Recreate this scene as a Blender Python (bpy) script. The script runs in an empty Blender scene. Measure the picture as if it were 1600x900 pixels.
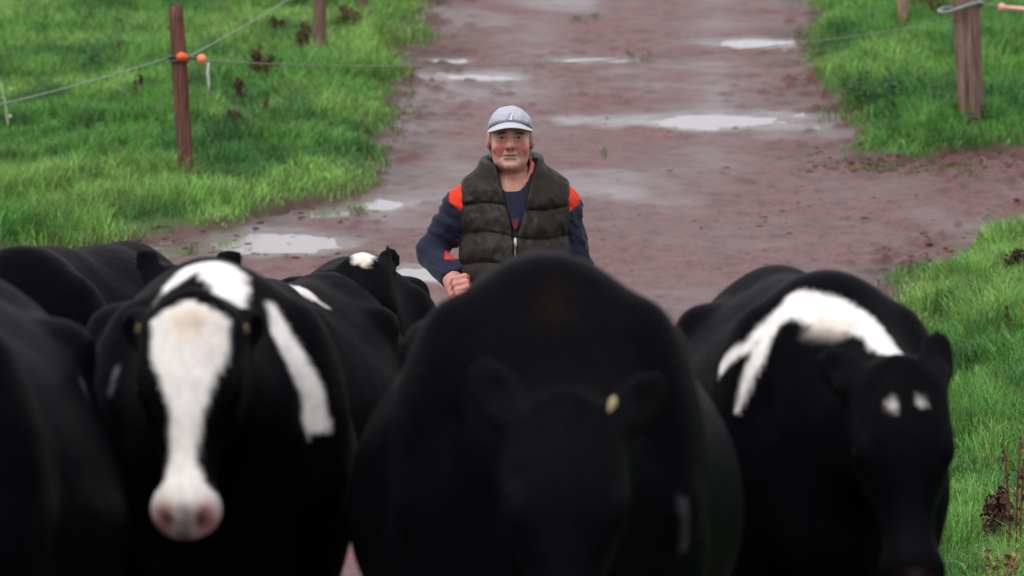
import bpy, math, random
import numpy as np
from mathutils import Vector, Matrix

random.seed(7)
rng = np.random.default_rng(7)
scene = bpy.context.scene
COL = scene.collection

# ------------------------------------------------------------------ camera
CAM_H = 1.83
F_PX = 8600.0                 # focal length in photograph pixels (1600 wide)
PITCH = math.atan(322.0 / F_PX)
cam_d = bpy.data.cameras.new("camera")
cam_d.sensor_width = 36.0
cam_d.lens = 36.0 * F_PX / 1600.0
cam_d.clip_start = 0.5
cam_d.clip_end = 3000
cam_d.dof.use_dof = True
cam_d.dof.focus_distance = 20.6
cam_d.dof.aperture_fstop = 5.5
cam = bpy.data.objects.new("camera", cam_d)
cam.location = (0, 0, CAM_H)
cam.rotation_euler = (math.pi / 2 - PITCH, 0, 0)
COL.objects.link(cam)
scene.camera = cam

# ------------------------------------------------------------------ world, sun, exposure
SUN_EL, SUN_AZ = math.radians(60), math.radians(215)   # azimuth from +Y clockwise: behind the camera, left
w = bpy.data.worlds.new("World")
scene.world = w
w.use_nodes = True
nt = w.node_tree
nt.nodes.clear()
sky = nt.nodes.new("ShaderNodeTexSky")
sky.sky_type = 'NISHITA'
sky.sun_disc = False
sky.sun_elevation = SUN_EL
sky.sun_rotation = SUN_AZ
sky.air_density = 1.0
sky.dust_density = 5.0
sky.ozone_density = 1.0
hsv = nt.nodes.new("ShaderNodeHueSaturation")
hsv.inputs['Saturation'].default_value = 0.22       # a closed cloud cover takes the blue out
bg = nt.nodes.new("ShaderNodeBackground")
bg.inputs['Strength'].default_value = 0.12
wo = nt.nodes.new("ShaderNodeOutputWorld")
nt.links.new(sky.outputs[0], hsv.inputs['Color'])
cloud = nt.nodes.new("ShaderNodeMix")               # the closed cloud layer: even and pale
cloud.data_type = 'RGBA'
cloud.inputs[0].default_value = 0.6
cloud.inputs[7].default_value = (9.6, 9.6, 10.2, 1)
nt.links.new(hsv.outputs[0], cloud.inputs[6])
nt.links.new(cloud.outputs[2], bg.inputs['Color'])
nt.links.new(bg.outputs[0], wo.inputs['Surface'])

sun_d = bpy.data.lights.new("sun", 'SUN')
sun_d.energy = 1.0
sun_d.angle = math.radians(40)
sun_d.color = (1.0, 0.96, 0.9)
sun = bpy.data.objects.new("sun", sun_d)
sdir = Vector((math.sin(SUN_AZ) * math.cos(SUN_EL), math.cos(SUN_AZ) * math.cos(SUN_EL), math.sin(SUN_EL)))
sun.rotation_euler = (-sdir).to_track_quat('-Z', 'Y').to_euler()
sun.location = (0, 0, 30)
COL.objects.link(sun)

scene.view_settings.view_transform = 'Standard'
scene.view_settings.look = 'None'
scene.view_settings.gamma = 1.0
scene.view_settings.exposure = 0.2
scene.cycles.use_denoising = True
scene.cycles.max_bounces = 6
scene.render.film_transparent = False


# ------------------------------------------------------------------ noise helpers
_tab = np.random.default_rng(11).random((256, 256)).astype(np.float32)


def vnoise(x, y):
    xi = np.floor(x).astype(np.int64)
    yi = np.floor(y).astype(np.int64)
    fx = (x - xi).astype(np.float32)
    fy = (y - yi).astype(np.float32)
    fx = fx * fx * (3 - 2 * fx)
    fy = fy * fy * (3 - 2 * fy)
    a = _tab[xi & 255, yi & 255]
    b = _tab[(xi + 1) & 255, yi & 255]
    c = _tab[xi & 255, (yi + 1) & 255]
    d = _tab[(xi + 1) & 255, (yi + 1) & 255]
    return (a * (1 - fx) + b * fx) * (1 - fy) + (c * (1 - fx) + d * fx) * fy


def fbm(x, y, octv=4, seed=0.0):
    s = 0.0
    amp = 0.5
    tot = 0.0
    for k in range(octv):
        s = s + amp * vnoise(x + seed * 17.3 + k * 31.7, y + seed * 9.1 + k * 12.9)
        tot += amp
        x = x * 2.03
        y = y * 2.03
        amp *= 0.5
    return s / tot            # 0..1


def sstep(a, b, x):
    t = np.clip((x - a) / (b - a), 0, 1)
    return t * t * (3 - 2 * t)


# ------------------------------------------------------------------ terrain: level by the herd, then a hill at 11.6 %
SLOPE = 0.116
HILL_Y = 20.0


def base_z(Y):
    Y = np.asarray(Y, dtype=np.float64)
    t = (Y - HILL_Y) / 0.2
    rise = 0.2 * np.logaddexp(0, np.clip(t, -60, 2000))
    over = np.maximum(rise - 90.0, 0)
    return SLOPE * (rise - over * sstep(0, 120, over) * 0.9)


def gp(px, py):
    """point of the terrain seen at a photograph pixel -> (x, Y)"""
    dx = (px - 800.0) / F_PX
    dv = -(py - 450.0) / F_PX
    dy = math.cos(PITCH) + dv * math.sin(PITCH)
    dz = dv * math.cos(PITCH) - math.sin(PITCH)
    lo, hi = 5.0, 100.0
    for _ in range(60):
        m = 0.5 * (lo + hi)
        if CAM_H + dz / dy * m > float(base_z(m)):
            lo = m
        else:
            hi = m
    return dx / dy * lo, lo


def at(px, py, Y):
    """point at depth Y seen at a photograph pixel -> (x, Y, z)"""
    dx = (px - 800.0) / F_PX
    dv = -(py - 450.0) / F_PX
    dy = math.cos(PITCH) + dv * math.sin(PITCH)
    dz = dv * math.cos(PITCH) - math.sin(PITCH)
    return (dx / dy * Y, Y, CAM_H + dz / dy * Y)


POLY_L = [(14, 400), (1.6, 105)] + [gp(*p) for p in [
    (690, 0), (668, 60), (640, 110), (607, 170), (590, 215), (574, 262), (548, 296), (505, 312), (440, 325),
    (380, 344), (300, 357), (230, 371), (150, 388)]] + [(-3.2, 27.7), (-8, 27.0), (-300, 20), (-300, 400)]
POLY_RT = [(17.5, 400), (4.9, 105)] + [gp(*p) for p in [
    (1275, 0), (1275, 60), (1284, 120), (1298, 185), (1318, 230), (1370, 246), (1450, 248), (1600, 234)]] + \
    [(5.2, 33.2), (300, 60), (300, 400)]
POLY_RB = [(300, 45), (5.2, 30.6)] + [gp(*p) for p in [
    (1600, 360), (1520, 374), (1450, 412), (1405, 455), (1385, 500)]] + \
    [(1.55, 23), (1.46, 20), (1.45, 15), (1.5, -20), (300, -20)]


def sd_poly(poly, x, y):
    """signed distance, positive inside"""
    n = len(poly)
    d = np.full(x.shape, 1e9)
    ins = np.zeros(x.shape, bool)
    for i in range(n):
        ax, ay = poly[i]
        bx_, by_ = poly[(i + 1) % n]
        ex, ey = bx_ - ax, by_ - ay
        t = np.clip(((x - ax) * ex + (y - ay) * ey) / (ex * ex + ey * ey), 0, 1)
        d = np.minimum(d, (x - ax - t * ex) ** 2 + (y - ay - t * ey) ** 2)
        c = (ay > y) != (by_ > y)
        if ay != by_:
            ins ^= c & (x < (bx_ - ax) * (y - ay) / (by_ - ay) + ax)
    d = np.sqrt(d)
    return np.where(ins, d, -d)


def grass_sd(x, y):
    d = np.maximum(np.maximum(sd_poly(POLY_L, x, y), sd_poly(POLY_RT, x, y)), sd_poly(POLY_RB, x, y))
    near = np.abs(d) < 2.0
    wob = (fbm(x * 2.2, y * 0.9, 4, 3) - 0.5) * 0.5 + (fbm(x * 9, y * 5, 3, 5) - 0.5) * 0.16
    return np.where(near, d + wob, d)


# puddles: (px centre, py centre, half width px, half height px)
PUDDLES = [
    (1120, 187, 205, 13), (1175, 66, 110, 8), (740, 118, 75, 7), (425, 380, 125, 20), (585, 316, 62, 10),
    (668, 427, 80, 16), (235, 393, 90, 10), (930, 92, 60, 3), (700, 93, 45, 4), (510, 330, 40, 6)]
PUD_W = []
for (cx, cy, hw, hh) in PUDDLES:
    X, Y = gp(cx, cy)
    _, Ya = gp(cx, cy - hh)
    _, Yb = gp(cx, cy + hh)
    PUD_W.append((X, Y, hw * Y / F_PX, (Ya - Yb) / 2))


def puddle_mask(x, y):
    m = np.zeros(x.shape)
    for k, (cx, cy, hw, hl) in enumerate(PUD_W):
        r = np.sqrt(((x - cx) / hw) ** 2 + ((y - cy) / hl) ** 2)
        r = r + (fbm(x * 3.5, y * 1.6, 4, 20 + k) - 0.5) * 0.9
        m = np.maximum(m, 1 - sstep(0.35, 1.45, r))
    return m


def relief(x, y):
    """height above the smooth terrain, and the grass distance"""
    sd = grass_sd(x, y)
    gr = sstep(-0.02, 0.16, sd)
    lumps = (fbm(x * 1.3, y * 1.0, 4, 1) - 0.5)
    verge = gr * (0.035 + 0.05 * sstep(0.1, 0.6, sd) * (1 - sstep(0.9, 2.2, sd)))
    h = verge + gr * lumps * 0.12
    tr = 1 - gr
    rough = 0.25 + 0.45 * sstep(0.46, 0.62, fbm(x * 0.5, y * 0.35, 3, 8))
    edge = 1 - sstep(0.05, 0.9, -sd)
    branch = sstep(1.2, 2.2, x) * (1 - sstep(33, 34.5, y))
    rough = rough * (1 + 1.0 * edge + 1.6 * (1 - sstep(0.0, 0.4, -sd)) + 1.0 * branch)
    fine = (fbm(x * 7, y * 5, 3, 2) - 0.5)
    clod = np.maximum(fbm(x * 11, y * 7, 3, 4) - 0.56, 0)
    pit = np.maximum(0.40 - fbm(x * 6.5, y * 4.2, 2, 6), 0)
    h = h + tr * (lumps * 0.035 + fine * 0.014 * rough + clod * 0.11 * rough - pit * 0.08 * rough)
    pm = puddle_mask(x, y) * tr
    h = h * (1 - 0.72 * sstep(0, 0.6, pm)) - 0.017 * pm + 0.034 * sstep(0, 0.5, pm) * np.abs(fbm(x * 3.0, y * 9, 4, 15) - 0.5) * (1.25 - pm)
    return h, sd, pm


def ground_z(x, y):
    xa = np.array([float(x)])
    ya = np.array([float(y)])
    return float(base_z(ya)[0] + relief(xa, ya)[0][0])


def gpr(px, py):
    """like gp, on the terrain with its relief"""
    X, Y = gp(px, py)
    for _ in range(3):
        dz = ground_z(X, Y) - float(base_z(Y))
        X, Y = gp(px, py + dz * F_PX / Y)
    return X, Y


# ------------------------------------------------------------------ object helpers
def tag(o, label=None, cat=None, group=None, kind=None):
    if label:
        o['label'] = label
    if cat:
        o['category'] = cat
    if group:
        o['group'] = group
    if kind:
        o['kind'] = kind
    return o


def empty(name, loc=(0, 0, 0), rz=0.0):
    o = bpy.data.objects.new(name, None)
    o.empty_display_size = 0.2
    o.location = loc
    o.rotation_euler = (0, 0, rz)
    COL.objects.link(o)
    return o


def mesh_np(name, verts, faces, mat=None, parent=None, smooth=True, cols=None, attrs=None):
    """faces: an (n,3) or (n,4) int array, or a list of such arrays"""
    verts = np.asarray(verts, np.float32)
    fl = faces if isinstance(faces, list) else [faces]
    fl = [np.asarray(f, np.int32) for f in fl if len(f)]
    me = bpy.data.meshes.new(name)
    me.vertices.add(len(verts))
    me.vertices.foreach_set('co', verts.ravel())
    loops = np.concatenate([f.ravel() for f in fl])
    tot = np.concatenate([np.full(len(f), f.shape[1], np.int32) for f in fl])
    start = np.concatenate([[0], np.cumsum(tot)[:-1]]).astype(np.int32)
    me.loops.add(len(loops))
    me.loops.foreach_set('vertex_index', loops)
    me.polygons.add(len(tot))
    me.polygons.foreach_set('loop_start', start)
    me.update(calc_edges=True)
    me.validate()
    if smooth:
        me.polygons.foreach_set('use_smooth', np.ones(len(me.polygons), bool))
    if cols is not None:
        a = me.color_attributes.new('Col', 'FLOAT_COLOR', 'POINT')
        c4 = np.ones((len(verts), 4), np.float32)
        c4[:, :3] = cols
        a.data.foreach_set('color', c4.ravel())
    for k, v in (attrs or {}).items():
        a = me.attributes.new(k, 'FLOAT', 'POINT')
        a.data.foreach_set('value', np.asarray(v, np.float32))
    o = bpy.data.objects.new(name, me)
    COL.objects.link(o)
    if mat:
        me.materials.append(mat)
    if parent:
        o.parent = parent
    return o


class MB:
    """collects tubes, boxes and free quads for one mesh"""

    def __init__(self):
        self.v, self.f, self.c = [], [], []

    def add(self, vs, fs, col=(1, 1, 1)):
        b = len(self.v)
        self.v += [tuple(p) for p in vs]
        self.c += [col] * len(vs)
        self.f += [tuple(b + i for i in f) for f in fs]

    def tube(self, pts, radii, n=8, col=(1, 1, 1), cap=True):
        pts = [Vector(p) for p in pts]
        if not hasattr(radii, '__len__'):
            radii = [radii] * len(pts)
        rings = []
        up = Vector((0.13, 0.21, 0.97))
        vs = []
        for i, p in enumerate(pts):
            d = (pts[min(i + 1, len(pts) - 1)] - pts[max(i - 1, 0)]).normalized()
            a = d.cross(up)
            if a.length < 1e-3:
                a = d.cross(Vector((1, 0, 0)))
            a.normalize()
            b = d.cross(a)
            for k in range(n):
                t = 2 * math.pi * k / n
                vs.append(p + (a * math.cos(t) + b * math.sin(t)) * radii[i])
        fs = []
        for i in range(len(pts) - 1):
            for k in range(n):
                k2 = (k + 1) % n
                fs.append((i * n + k, i * n + k2, (i + 1) * n + k2, (i + 1) * n + k))
        if cap:
            fs.append(tuple(range(n))[::-1])
            fs.append(tuple((len(pts) - 1) * n + k for k in range(n)))
        self.add(vs, fs, col)

    def ball(self, c, r, col=(1, 1, 1), nu=12, nv=8):
        vs, fs = [], []
        rx, ry, rz = (r, r, r) if not hasattr(r, '__len__') else r
        for j in range(nv + 1):
            t = math.pi * j / nv
            for i in range(nu):
                p = 2 * math.pi * i / nu
                vs.append((c[0] + rx * math.sin(t) * math.cos(p), c[1] + ry * math.sin(t) * math.sin(p), c[2] + rz * math.cos(t)))
        for j in range(nv):
            for i in range(nu):
                i2 = (i + 1) % nu
                fs.append((j * nu + i, (j + 1) * nu + i, (j + 1) * nu + i2, j * nu + i2))
        self.add(vs, fs, col)

    def build(self, name, mat, parent=None, smooth=True):
        me = bpy.data.meshes.new(name)
        me.from_pydata(self.v, [], self.f)
        me.update()
        a = me.color_attributes.new('Col', 'FLOAT_COLOR', 'POINT')
        c4 = np.ones((len(self.v), 4), np.float32)
        c4[:, :3] = self.c
        a.data.foreach_set('color', c4.ravel())
        if smooth:
            me.polygons.foreach_set('use_smooth', np.ones(len(me.polygons), bool))
        me.materials.append(mat)
        o = bpy.data.objects.new(name, me)
        COL.objects.link(o)
        if parent:
            o.parent = parent
        return o


# ------------------------------------------------------------------ materials
def new_mat(name):
    m = bpy.data.materials.new(name)
    m.use_nodes = True
    t = m.node_tree
    return m, t, t.nodes['Principled BSDF']


def N(t, kind, **kw):
    n = t.nodes.new(kind)
    for k, v in kw.items():
        setattr(n, k, v)
    return n


def noise(t, scale, detail=4, rough=0.55, coord='Object', stretch=None):
    tc = N(t, 'ShaderNodeTexCoord')
    n = N(t, 'ShaderNodeTexNoise')
    n.inputs['Scale'].default_value = scale
    n.inputs['Detail'].default_value = detail
    n.inputs['Roughness'].default_value = rough
    if stretch:
        mp = N(t, 'ShaderNodeMapping')
        mp.inputs['Scale'].default_value = stretch
        t.links.new(tc.outputs[coord], mp.inputs['Vector'])
        t.links.new(mp.outputs[0], n.inputs['Vector'])
    else:
        t.links.new(tc.outputs[coord], n.inputs['Vector'])
    return n


def ramp(t, src, stops):
    r = N(t, 'ShaderNodeValToRGB')
    e = r.color_ramp.elements
    while len(e) < len(stops):
        e.new(0.5)
    for i, (p, c) in enumerate(stops):
        e[i].position = p
        e[i].color = (*c, 1) if len(c) == 3 else c
    t.links.new(src, r.inputs['Fac'])
    return r


def mixc(t, fac, a, b, mode='MIX'):
    m = N(t, 'ShaderNodeMix', data_type='RGBA', blend_type=mode)
    if isinstance(fac, float):
        m.inputs[0].default_value = fac
    else:
        t.links.new(fac, m.inputs[0])
    for s, i in ((a, 6), (b, 7)):
        if isinstance(s, tuple):
            m.inputs[i].default_value = (*s, 1)
        else:
            t.links.new(s, m.inputs[i])
    return m.outputs[2]


def bump(t, p, height, strength=0.4, dist=0.01):
    b = N(t, 'ShaderNodeBump')
    b.inputs['Strength'].default_value = strength
    b.inputs['Distance'].default_value = dist
    t.links.new(height, b.inputs['Height'])
    t.links.new(b.outputs[0], p.inputs['Normal'])
    return b


def mat_col(name, rough=0.6, nscale=60, var=0.25, bstr=0.3, bdist=0.003, spec=0.4, sheen=0.0, stretch=None, detail=4):
    """base colour from the 'Col' attribute, broken up by noise"""
    m, t, p = new_mat(name)
    a = N(t, 'ShaderNodeAttribute', attribute_name='Col')
    n = noise(t, nscale, detail, stretch=stretch)
    r = ramp(t, n.outputs['Fac'], [(0.25, (1 - var,) * 3), (0.75, (1 + var,) * 3)])
    t.links.new(mixc(t, 1.0, a.outputs['Color'], r.outputs['Color'], 'MULTIPLY'), p.inputs['Base Color'])
    p.inputs['Roughness'].default_value = rough
    p.inputs['Specular IOR Level'].default_value = spec
    if sheen:
        p.inputs['Sheen Weight'].default_value = sheen
        p.inputs['Sheen Roughness'].default_value = 0.4
    if bstr:
        bump(t, p, n.outputs['Fac'], bstr, bdist)
    return m


# mud of the track
M_MUD, t, p = new_mat('wet_red_mud')
n1 = noise(t, 1.1, 5, 0.6)
n2 = noise(t, 9.0, 6, 0.65, stretch=(1, 0.45, 1))
n3 = noise(t, 38.0, 5, 0.65, stretch=(1, 0.4, 1))
c1 = ramp(t, n1.outputs['Fac'], [(0.3, (0.086, 0.032, 0.028)), (0.7, (0.155, 0.068, 0.066))])
c2 = ramp(t, n2.outputs['Fac'], [(0.28, (0.40, 0.34, 0.30)), (0.48, (1, 1, 1)), (0.75, (1.3, 1.25, 1.22))])
c3 = ramp(t, n3.outputs['Fac'], [(0.32, (0.45, 0.40, 0.38)), (0.52, (1, 1, 1)), (0.7, (1.35, 1.3, 1.3))])
cc = mixc(t, 1.0, c1.outputs['Color'], c2.outputs['Color'], 'MULTIPLY')
cc = mixc(t, 0.8, cc, c3.outputs['Color'], 'MULTIPLY')
at_w = N(t, 'ShaderNodeAttribute', attribute_name='wet')
cc = mixc(t, at_w.outputs['Fac'], cc, (0.095, 0.060, 0.058))
at_e = N(t, 'ShaderNodeAttribute', attribute_name='soil')
cc = mixc(t, at_e.outputs['Fac'], cc, (0.055, 0.024, 0.016))
t.links.new(cc, p.inputs['Base Color'])
rr = N(t, 'ShaderNodeMapRange')
rr.inputs['From Min'].default_value = 0.3
rr.inputs['From Max'].default_value = 0.7
rr.inputs['To Min'].default_value = 0.36
rr.inputs['To Max'].default_value = 0.62
t.links.new(n1.outputs['Fac'], rr.inputs['Value'])
rm = N(t, 'ShaderNodeMath', operation='MULTIPLY_ADD')
t.links.new(at_w.outputs['Fac'], rm.inputs[0])
rm.inputs[1].default_value = -0.30
t.links.new(rr.outputs[0], rm.inputs[2])
t.links.new(rm.outputs[0], p.inputs['Roughness'])
p.inputs['Specular IOR Level'].default_value = 0.28
ad = N(t, 'ShaderNodeMath', operation='ADD')
t.links.new(n2.outputs['Fac'], ad.inputs[0])
t.links.new(n3.outputs['Fac'], ad.inputs[1])
bump(t, p, ad.outputs[0], 0.35, 0.012)

# soil and turf under the blades
M_SOIL, t, p = new_mat('turf_soil')
n1 = noise(t, 1.6, 5, 0.6)
n2 = noise(t, 22.0, 4, 0.6)
g = ramp(t, n1.outputs['Fac'], [(0.3, (0.030, 0.075, 0.014)), (0.7, (0.06, 0.14, 0.022))])
g2 = ramp(t, n2.outputs['Fac'], [(0.3, (0.55, 0.55, 0.55)), (0.7, (1.3, 1.3, 1.3))])
gc = mixc(t, 1.0, g.outputs['Color'], g2.outputs['Color'], 'MULTIPLY')
at_e = N(t, 'ShaderNodeAttribute', attribute_name='soil')
t.links.new(mixc(t, at_e.outputs['Fac'], gc, (0.055, 0.024, 0.016)), p.inputs['Base Color'])
p.inputs['Roughness'].default_value = 0.85
bump(t, p, n2.outputs['Fac'], 0.6, 0.02)

# standing water
M_WATER, t, p = new_mat('puddle_water')
p.inputs['Base Color'].default_value = (0.20, 0.165, 0.16, 1)
p.inputs['Roughness'].default_value = 0.06
p.inputs['IOR'].default_value = 1.5
p.inputs['Specular IOR Level'].default_value = 1.0
n1 = noise(t, 14.0, 3, 0.5, stretch=(1, 0.5, 1))
bump(t, p, n1.outputs['Fac'], 0.03, 0.01)

# grass blades
M_GRASS, t, p = new_mat('grass_blade')
a = N(t, 'ShaderNodeAttribute', attribute_name='Col')
t.links.new(a.outputs['Color'], p.inputs['Base Color'])
p.inputs['Roughness'].default_value = 0.5
p.inputs['Specular IOR Level'].default_value = 0.25
tl = N(t, 'ShaderNodeBsdfTranslucent')
t.links.new(a.outputs['Color'], tl.inputs['Color'])
mx = N(t, 'ShaderNodeMixShader')
mx.inputs[0].default_value = 0.3
t.links.new(p.outputs[0], mx.inputs[1])
t.links.new(tl.outputs[0], mx.inputs[2])
t.links.new(mx.outputs[0], t.nodes['Material Output'].inputs['Surface'])

M_COAT = mat_col('cow_coat', 0.45, 30, 0.16, 0.5, 0.010, 0.007, 0.0, stretch=(1, 0.35, 0.7), detail=6)
M_TAGP = mat_col('tag_plastic', 0.45, 40, 0.1, 0.0)
M_EYE = mat_col('eye', 0.08, 20, 0.05, 0.0, spec=0.6)
M_SKIN = mat_col('skin', 0.5, 130, 0.14, 0.18, 0.002, 0.4)
M_CLOTH = mat_col('fleece_cloth', 0.9, 220, 0.22, 0.3, 0.002, 0.15, 0.2)
M_VEST = mat_col('quilted_nylon', 0.5, 90, 0.10, 0.3, 0.004, 0.22, stretch=(1, 1, 0.55))
M_CAP = mat_col('cap_cotton', 0.85, 300, 0.1, 0.3, 0.001, 0.2)
M_HAIR = mat_col('grey_hair', 0.7, 160, 0.35, 0.6, 0.004, 0.3, stretch=(1, 1, 0.3))
M_RUBBER = mat_col('boot_rubber', 0.5, 60, 0.2, 0.2)
M_WOOD = mat_col('weathered_wood', 0.85, 30, 0.7, 1.0, 0.02, 0.2, stretch=(2.2, 2.2, 0.14), detail=7)
M_PLASTIC = mat_col('plastic', 0.4, 40, 0.12, 0.0)
M_ROPE = mat_col('fence_rope', 0.75, 120, 0.25, 0.4, 0.003)
M_WEED = mat_col('dry_weed', 0.9, 90, 0.4, 0.0, spec=0.1)
M_METAL = mat_col('zip_metal', 0.3, 50, 0.1, 0.0, spec=0.8)

# ------------------------------------------------------------------ ground, track, puddles


def axis(segs):
    out = [segs[0][0]]
    for (a, b, st) in segs:
        n = max(1, int(round((b - a) / st)))
        out += list(a + (b - a) * (np.arange(1, n + 1) / n))
    return np.array(out)


xs = axis([(-900, -200, 100), (-200, -40, 20), (-40, -10, 3), (-10, -5.2, 0.4), (-5.2, 5.2, 0.028), (5.2, 10, 0.4), (10, 40, 3), (40, 200, 20), (200, 900, 100)])
ys = axis([(-60, 0, 6), (0, 17, 1.0), (17, 26, 0.06), (26, 46, 0.055), (46, 60, 0.5), (60, 120, 4), (120, 400, 20), (400, 1000, 60)])
GX, GY = np.meshgrid(xs, ys, indexing='ij')
hz, gsd, pm = relief(GX.ravel(), GY.ravel())
inner = 1 - sstep(4.6, 8, np.abs(GX.ravel()))
Z = base_z(GY.ravel()) + hz * inner
V = np.stack([GX.ravel(), GY.ravel(), Z], 1)
nx, ny = len(xs), len(ys)
ii, jj = np.meshgrid(np.arange(nx - 1), np.arange(ny - 1), indexing='ij')
v00 = (ii * ny + jj).ravel()
Q = np.stack([v00, v00 + ny, v00 + ny + 1, v00 + 1], 1)
qsd = gsd[Q].mean(1)
soil = (1 - sstep(0.0, 0.22, gsd)) * (sstep(-0.50, -0.04, gsd)) * (0.35 + 0.65 * sstep(0.35, 0.6, fbm(GX.ravel() * 2.5, GY.ravel() * 1.4, 3, 14)))
wet = np.clip(sstep(0.0, 0.55, pm) + 0.6 * sstep(0.52, 0.68, fbm(GX.ravel() * 0.8, GY.ravel() * 0.45, 4, 9)), 0, 1) * (gsd < 0)
xc_ = 0.58 + 0.038 * (GY.ravel() - 33)
band = np.exp(-((np.abs(GX.ravel() - xc_) - 0.62) / 0.20) ** 2) * (0.25 + 0.75 * fbm(GX.ravel() * 1.5, GY.ravel() * 0.5, 3, 18)) * sstep(30, 33, GY.ravel())
wet = np.maximum(wet, band * 0.5 * (gsd < 0))


def sub(name, mask, mat):
    q = Q[mask]
    used = np.unique(q)
    mp = np.zeros(len(V), np.int64)
    mp[used] = np.arange(len(used))
    o = mesh_np(name, V[used], mp[q], mat, attrs={'soil': soil[used], 'wet': wet[used]})
    o['kind'] = 'structure'
    return o


sub('ground', qsd > 0.03, M_SOIL)
sub('track', qsd <= 0.03, M_MUD)

for k, (cx, cy, hw, hl) in enumerate(PUD_W):
    n, m = 40, 6
    vs, fs = [], []
    vs.append((cx, cy, float(base_z(cy)) - 0.0115))
    for r in range(1, m + 1):
        for i in range(n):
            a = 2 * math.pi * i / n
            rr_ = 1.45 * r / m
            x, y = cx + hw * rr_ * math.cos(a), cy + hl * rr_ * math.sin(a)
            vs.append((x, y, float(base_z(y)) - 0.0115 - 0.012 * max(0, rr_ - 1.2)))
    for i in range(n):
        fs.append((0, 1 + i, 1 + (i + 1) % n))
    for r in range(m - 1):
        for i in range(n):
            i2 = (i + 1) % n
            fs.append((1 + r * n + i, 1 + (r + 1) * n + i, 1 + (r + 1) * n + i2, 1 + r * n + i2))
    mb = MB()
    mb.add(vs, fs)
    mb.build('puddle', M_WATER)['kind'] = 'structure'


# ------------------------------------------------------------------ grass
def blades(name, x, y, hgt, wid, col, lean=0.6):
    n = len(x)
    h, sd, _ = relief(x, y)
    z = base_z(y) + h - 0.008
    a = rng.random(n) * 2 * math.pi
    la = rng.random(n) * 2 * math.pi
    ll = np.abs(rng.normal(0, lean, n)) + 0.15
    dx, dy = np.cos(a) * wid / 2, np.sin(a) * wid / 2
    bx, by = np.cos(la) * ll * hgt, np.sin(la) * ll * hgt
    P = np.empty((n, 5, 3), np.float32)
    P[:, 0] = np.stack([x - dx, y - dy, z], 1)
    P[:, 1] = np.stack([x + dx, y + dy, z], 1)
    mx_, my_, mz_ = x + bx * 0.32, y + by * 0.32, z + hgt * 0.58
    P[:, 2] = np.stack([mx_ - dx * 0.8, my_ - dy * 0.8, mz_], 1)
    P[:, 3] = np.stack([mx_ + dx * 0.8, my_ + dy * 0.8, mz_], 1)
    P[:, 4] = np.stack([x + bx, y + by, z + hgt * (1 - 0.35 * np.minimum(ll, 1.2))], 1)
    b = np.arange(n) * 5
    quads = np.stack([b, b + 1, b + 3, b + 2], 1)
    tris = np.stack([b + 2, b + 3, b + 4], 1)
    C = np.repeat(col[:, None, :], 5, 1)
    o = mesh_np(name, P.reshape(-1, 3), [quads, tris], M_GRASS, cols=C.reshape(-1, 3))
    o['kind'] = 'stuff'
    return o


def grow(x0, x1, y0, y1, dens):
    n = int((x1 - x0) * (y1 - y0) * dens)
    x = rng.uniform(x0, x1, n)
    y = rng.uniform(y0, y1, n)
    sd = grass_sd(x, y)
    cl = fbm(x * 2.6, y * 1.9, 4, 31)
    keep = rng.random(n) < sstep(-0.05, 0.22, sd + (cl - 0.5) * 0.25) * (0.45 + 0.55 * sstep(0.3, 0.5, cl))
    x, y, sd, cl = x[keep], y[keep], sd[keep], cl[keep]
    n = len(x)
    verge = sstep(0.05, 0.4, sd) * (1 - sstep(1.0, 2.4, sd))
    tuft = sstep(0.46, 0.68, fbm(x * 3.2, y * 2.4, 3, 37))
    h = (0.035 + 0.035 * sstep(0.0, 0.4, sd) + 0.060 * verge * (0.25 + 0.75 * tuft) + 0.055 * tuft) * rng.uniform(0.6, 1.35, n)
    hue = fbm(x * 0.9, y * 0.6, 4, 41)
    A = np.array([0.135, 0.340, 0.072])
    B = np.array([0.245, 0.445, 0.112])
    D = np.array([0.058, 0.190, 0.060])
    u = sstep(0.35, 0.65, hue)[:, None]
    c = A * (1 - u) + B * u
    dk = (sstep(0.52, 0.72, fbm(x * 2.6, y * 1.3, 4, 43)) * 0.75)[:, None]
    c = c * (1 - dk) + D * dk
    c = c * rng.uniform(0.55, 1.4, n)[:, None] * (0.8 + 0.4 * sstep(0.35, 0.65, fbm(x * 7, y * 4, 3, 47)))[:, None]
    dry = rng.random(n) < 0.05 + 0.22 * (1 - sstep(0.0, 0.25, sd))
    c[dry] = np.array([0.26, 0.20, 0.09]) * rng.uniform(0.5, 1.2, dry.sum())[:, None]
    wid = rng.uniform(0.004, 0.0075, n) * (1 + 0.35 * sstep(26, 36, y))
    return x, y, h, wid, c


blades('grass', *grow(-5.2, -0.3, 26.6, 36, 5200))
blades('grass', *grow(-5.4, 0.2, 36, 46, 3200))
blades('grass', *grow(1.7, 5.2, 31.8, 38, 5200))
blades('grass', *grow(1.9, 5.4, 38, 46, 3000))
blades('grass', *grow(1.2, 3.9, 18.6, 30.8, 7000))

# stray tufts on the mud
tx, ty = [], []
for (px, py, s) in [(605, 200, 26), (575, 218, 20), (560, 330, 16), (620, 212, 14), (1010, 90, 12), (905, 32, 16),
                    (1345, 262, 40), (930, 25, 14), (115, 392, 34), (1480, 262, 50),
                    (1390, 262, 40), (300, 390, 12), (985, 85, 8), (640, 150, 10), (945, 240, 6)]:
    X, Y = gp(px, py)
    k = int(s * 6)
    tx.append(rng.normal(X, s * 0.5 * Y / F_PX, k))
    ty.append(rng.normal(Y, 0.16, k))
tx, ty = np.concatenate(tx), np.concatenate(ty)
n = len(tx)
blades('grass', tx, ty, rng.uniform(0.012, 0.04, n), rng.uniform(0.004, 0.007, n),
       np.array([0.08, 0.19, 0.035]) * rng.uniform(0.6, 1.3, n)[:, None], 0.7)


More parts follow.
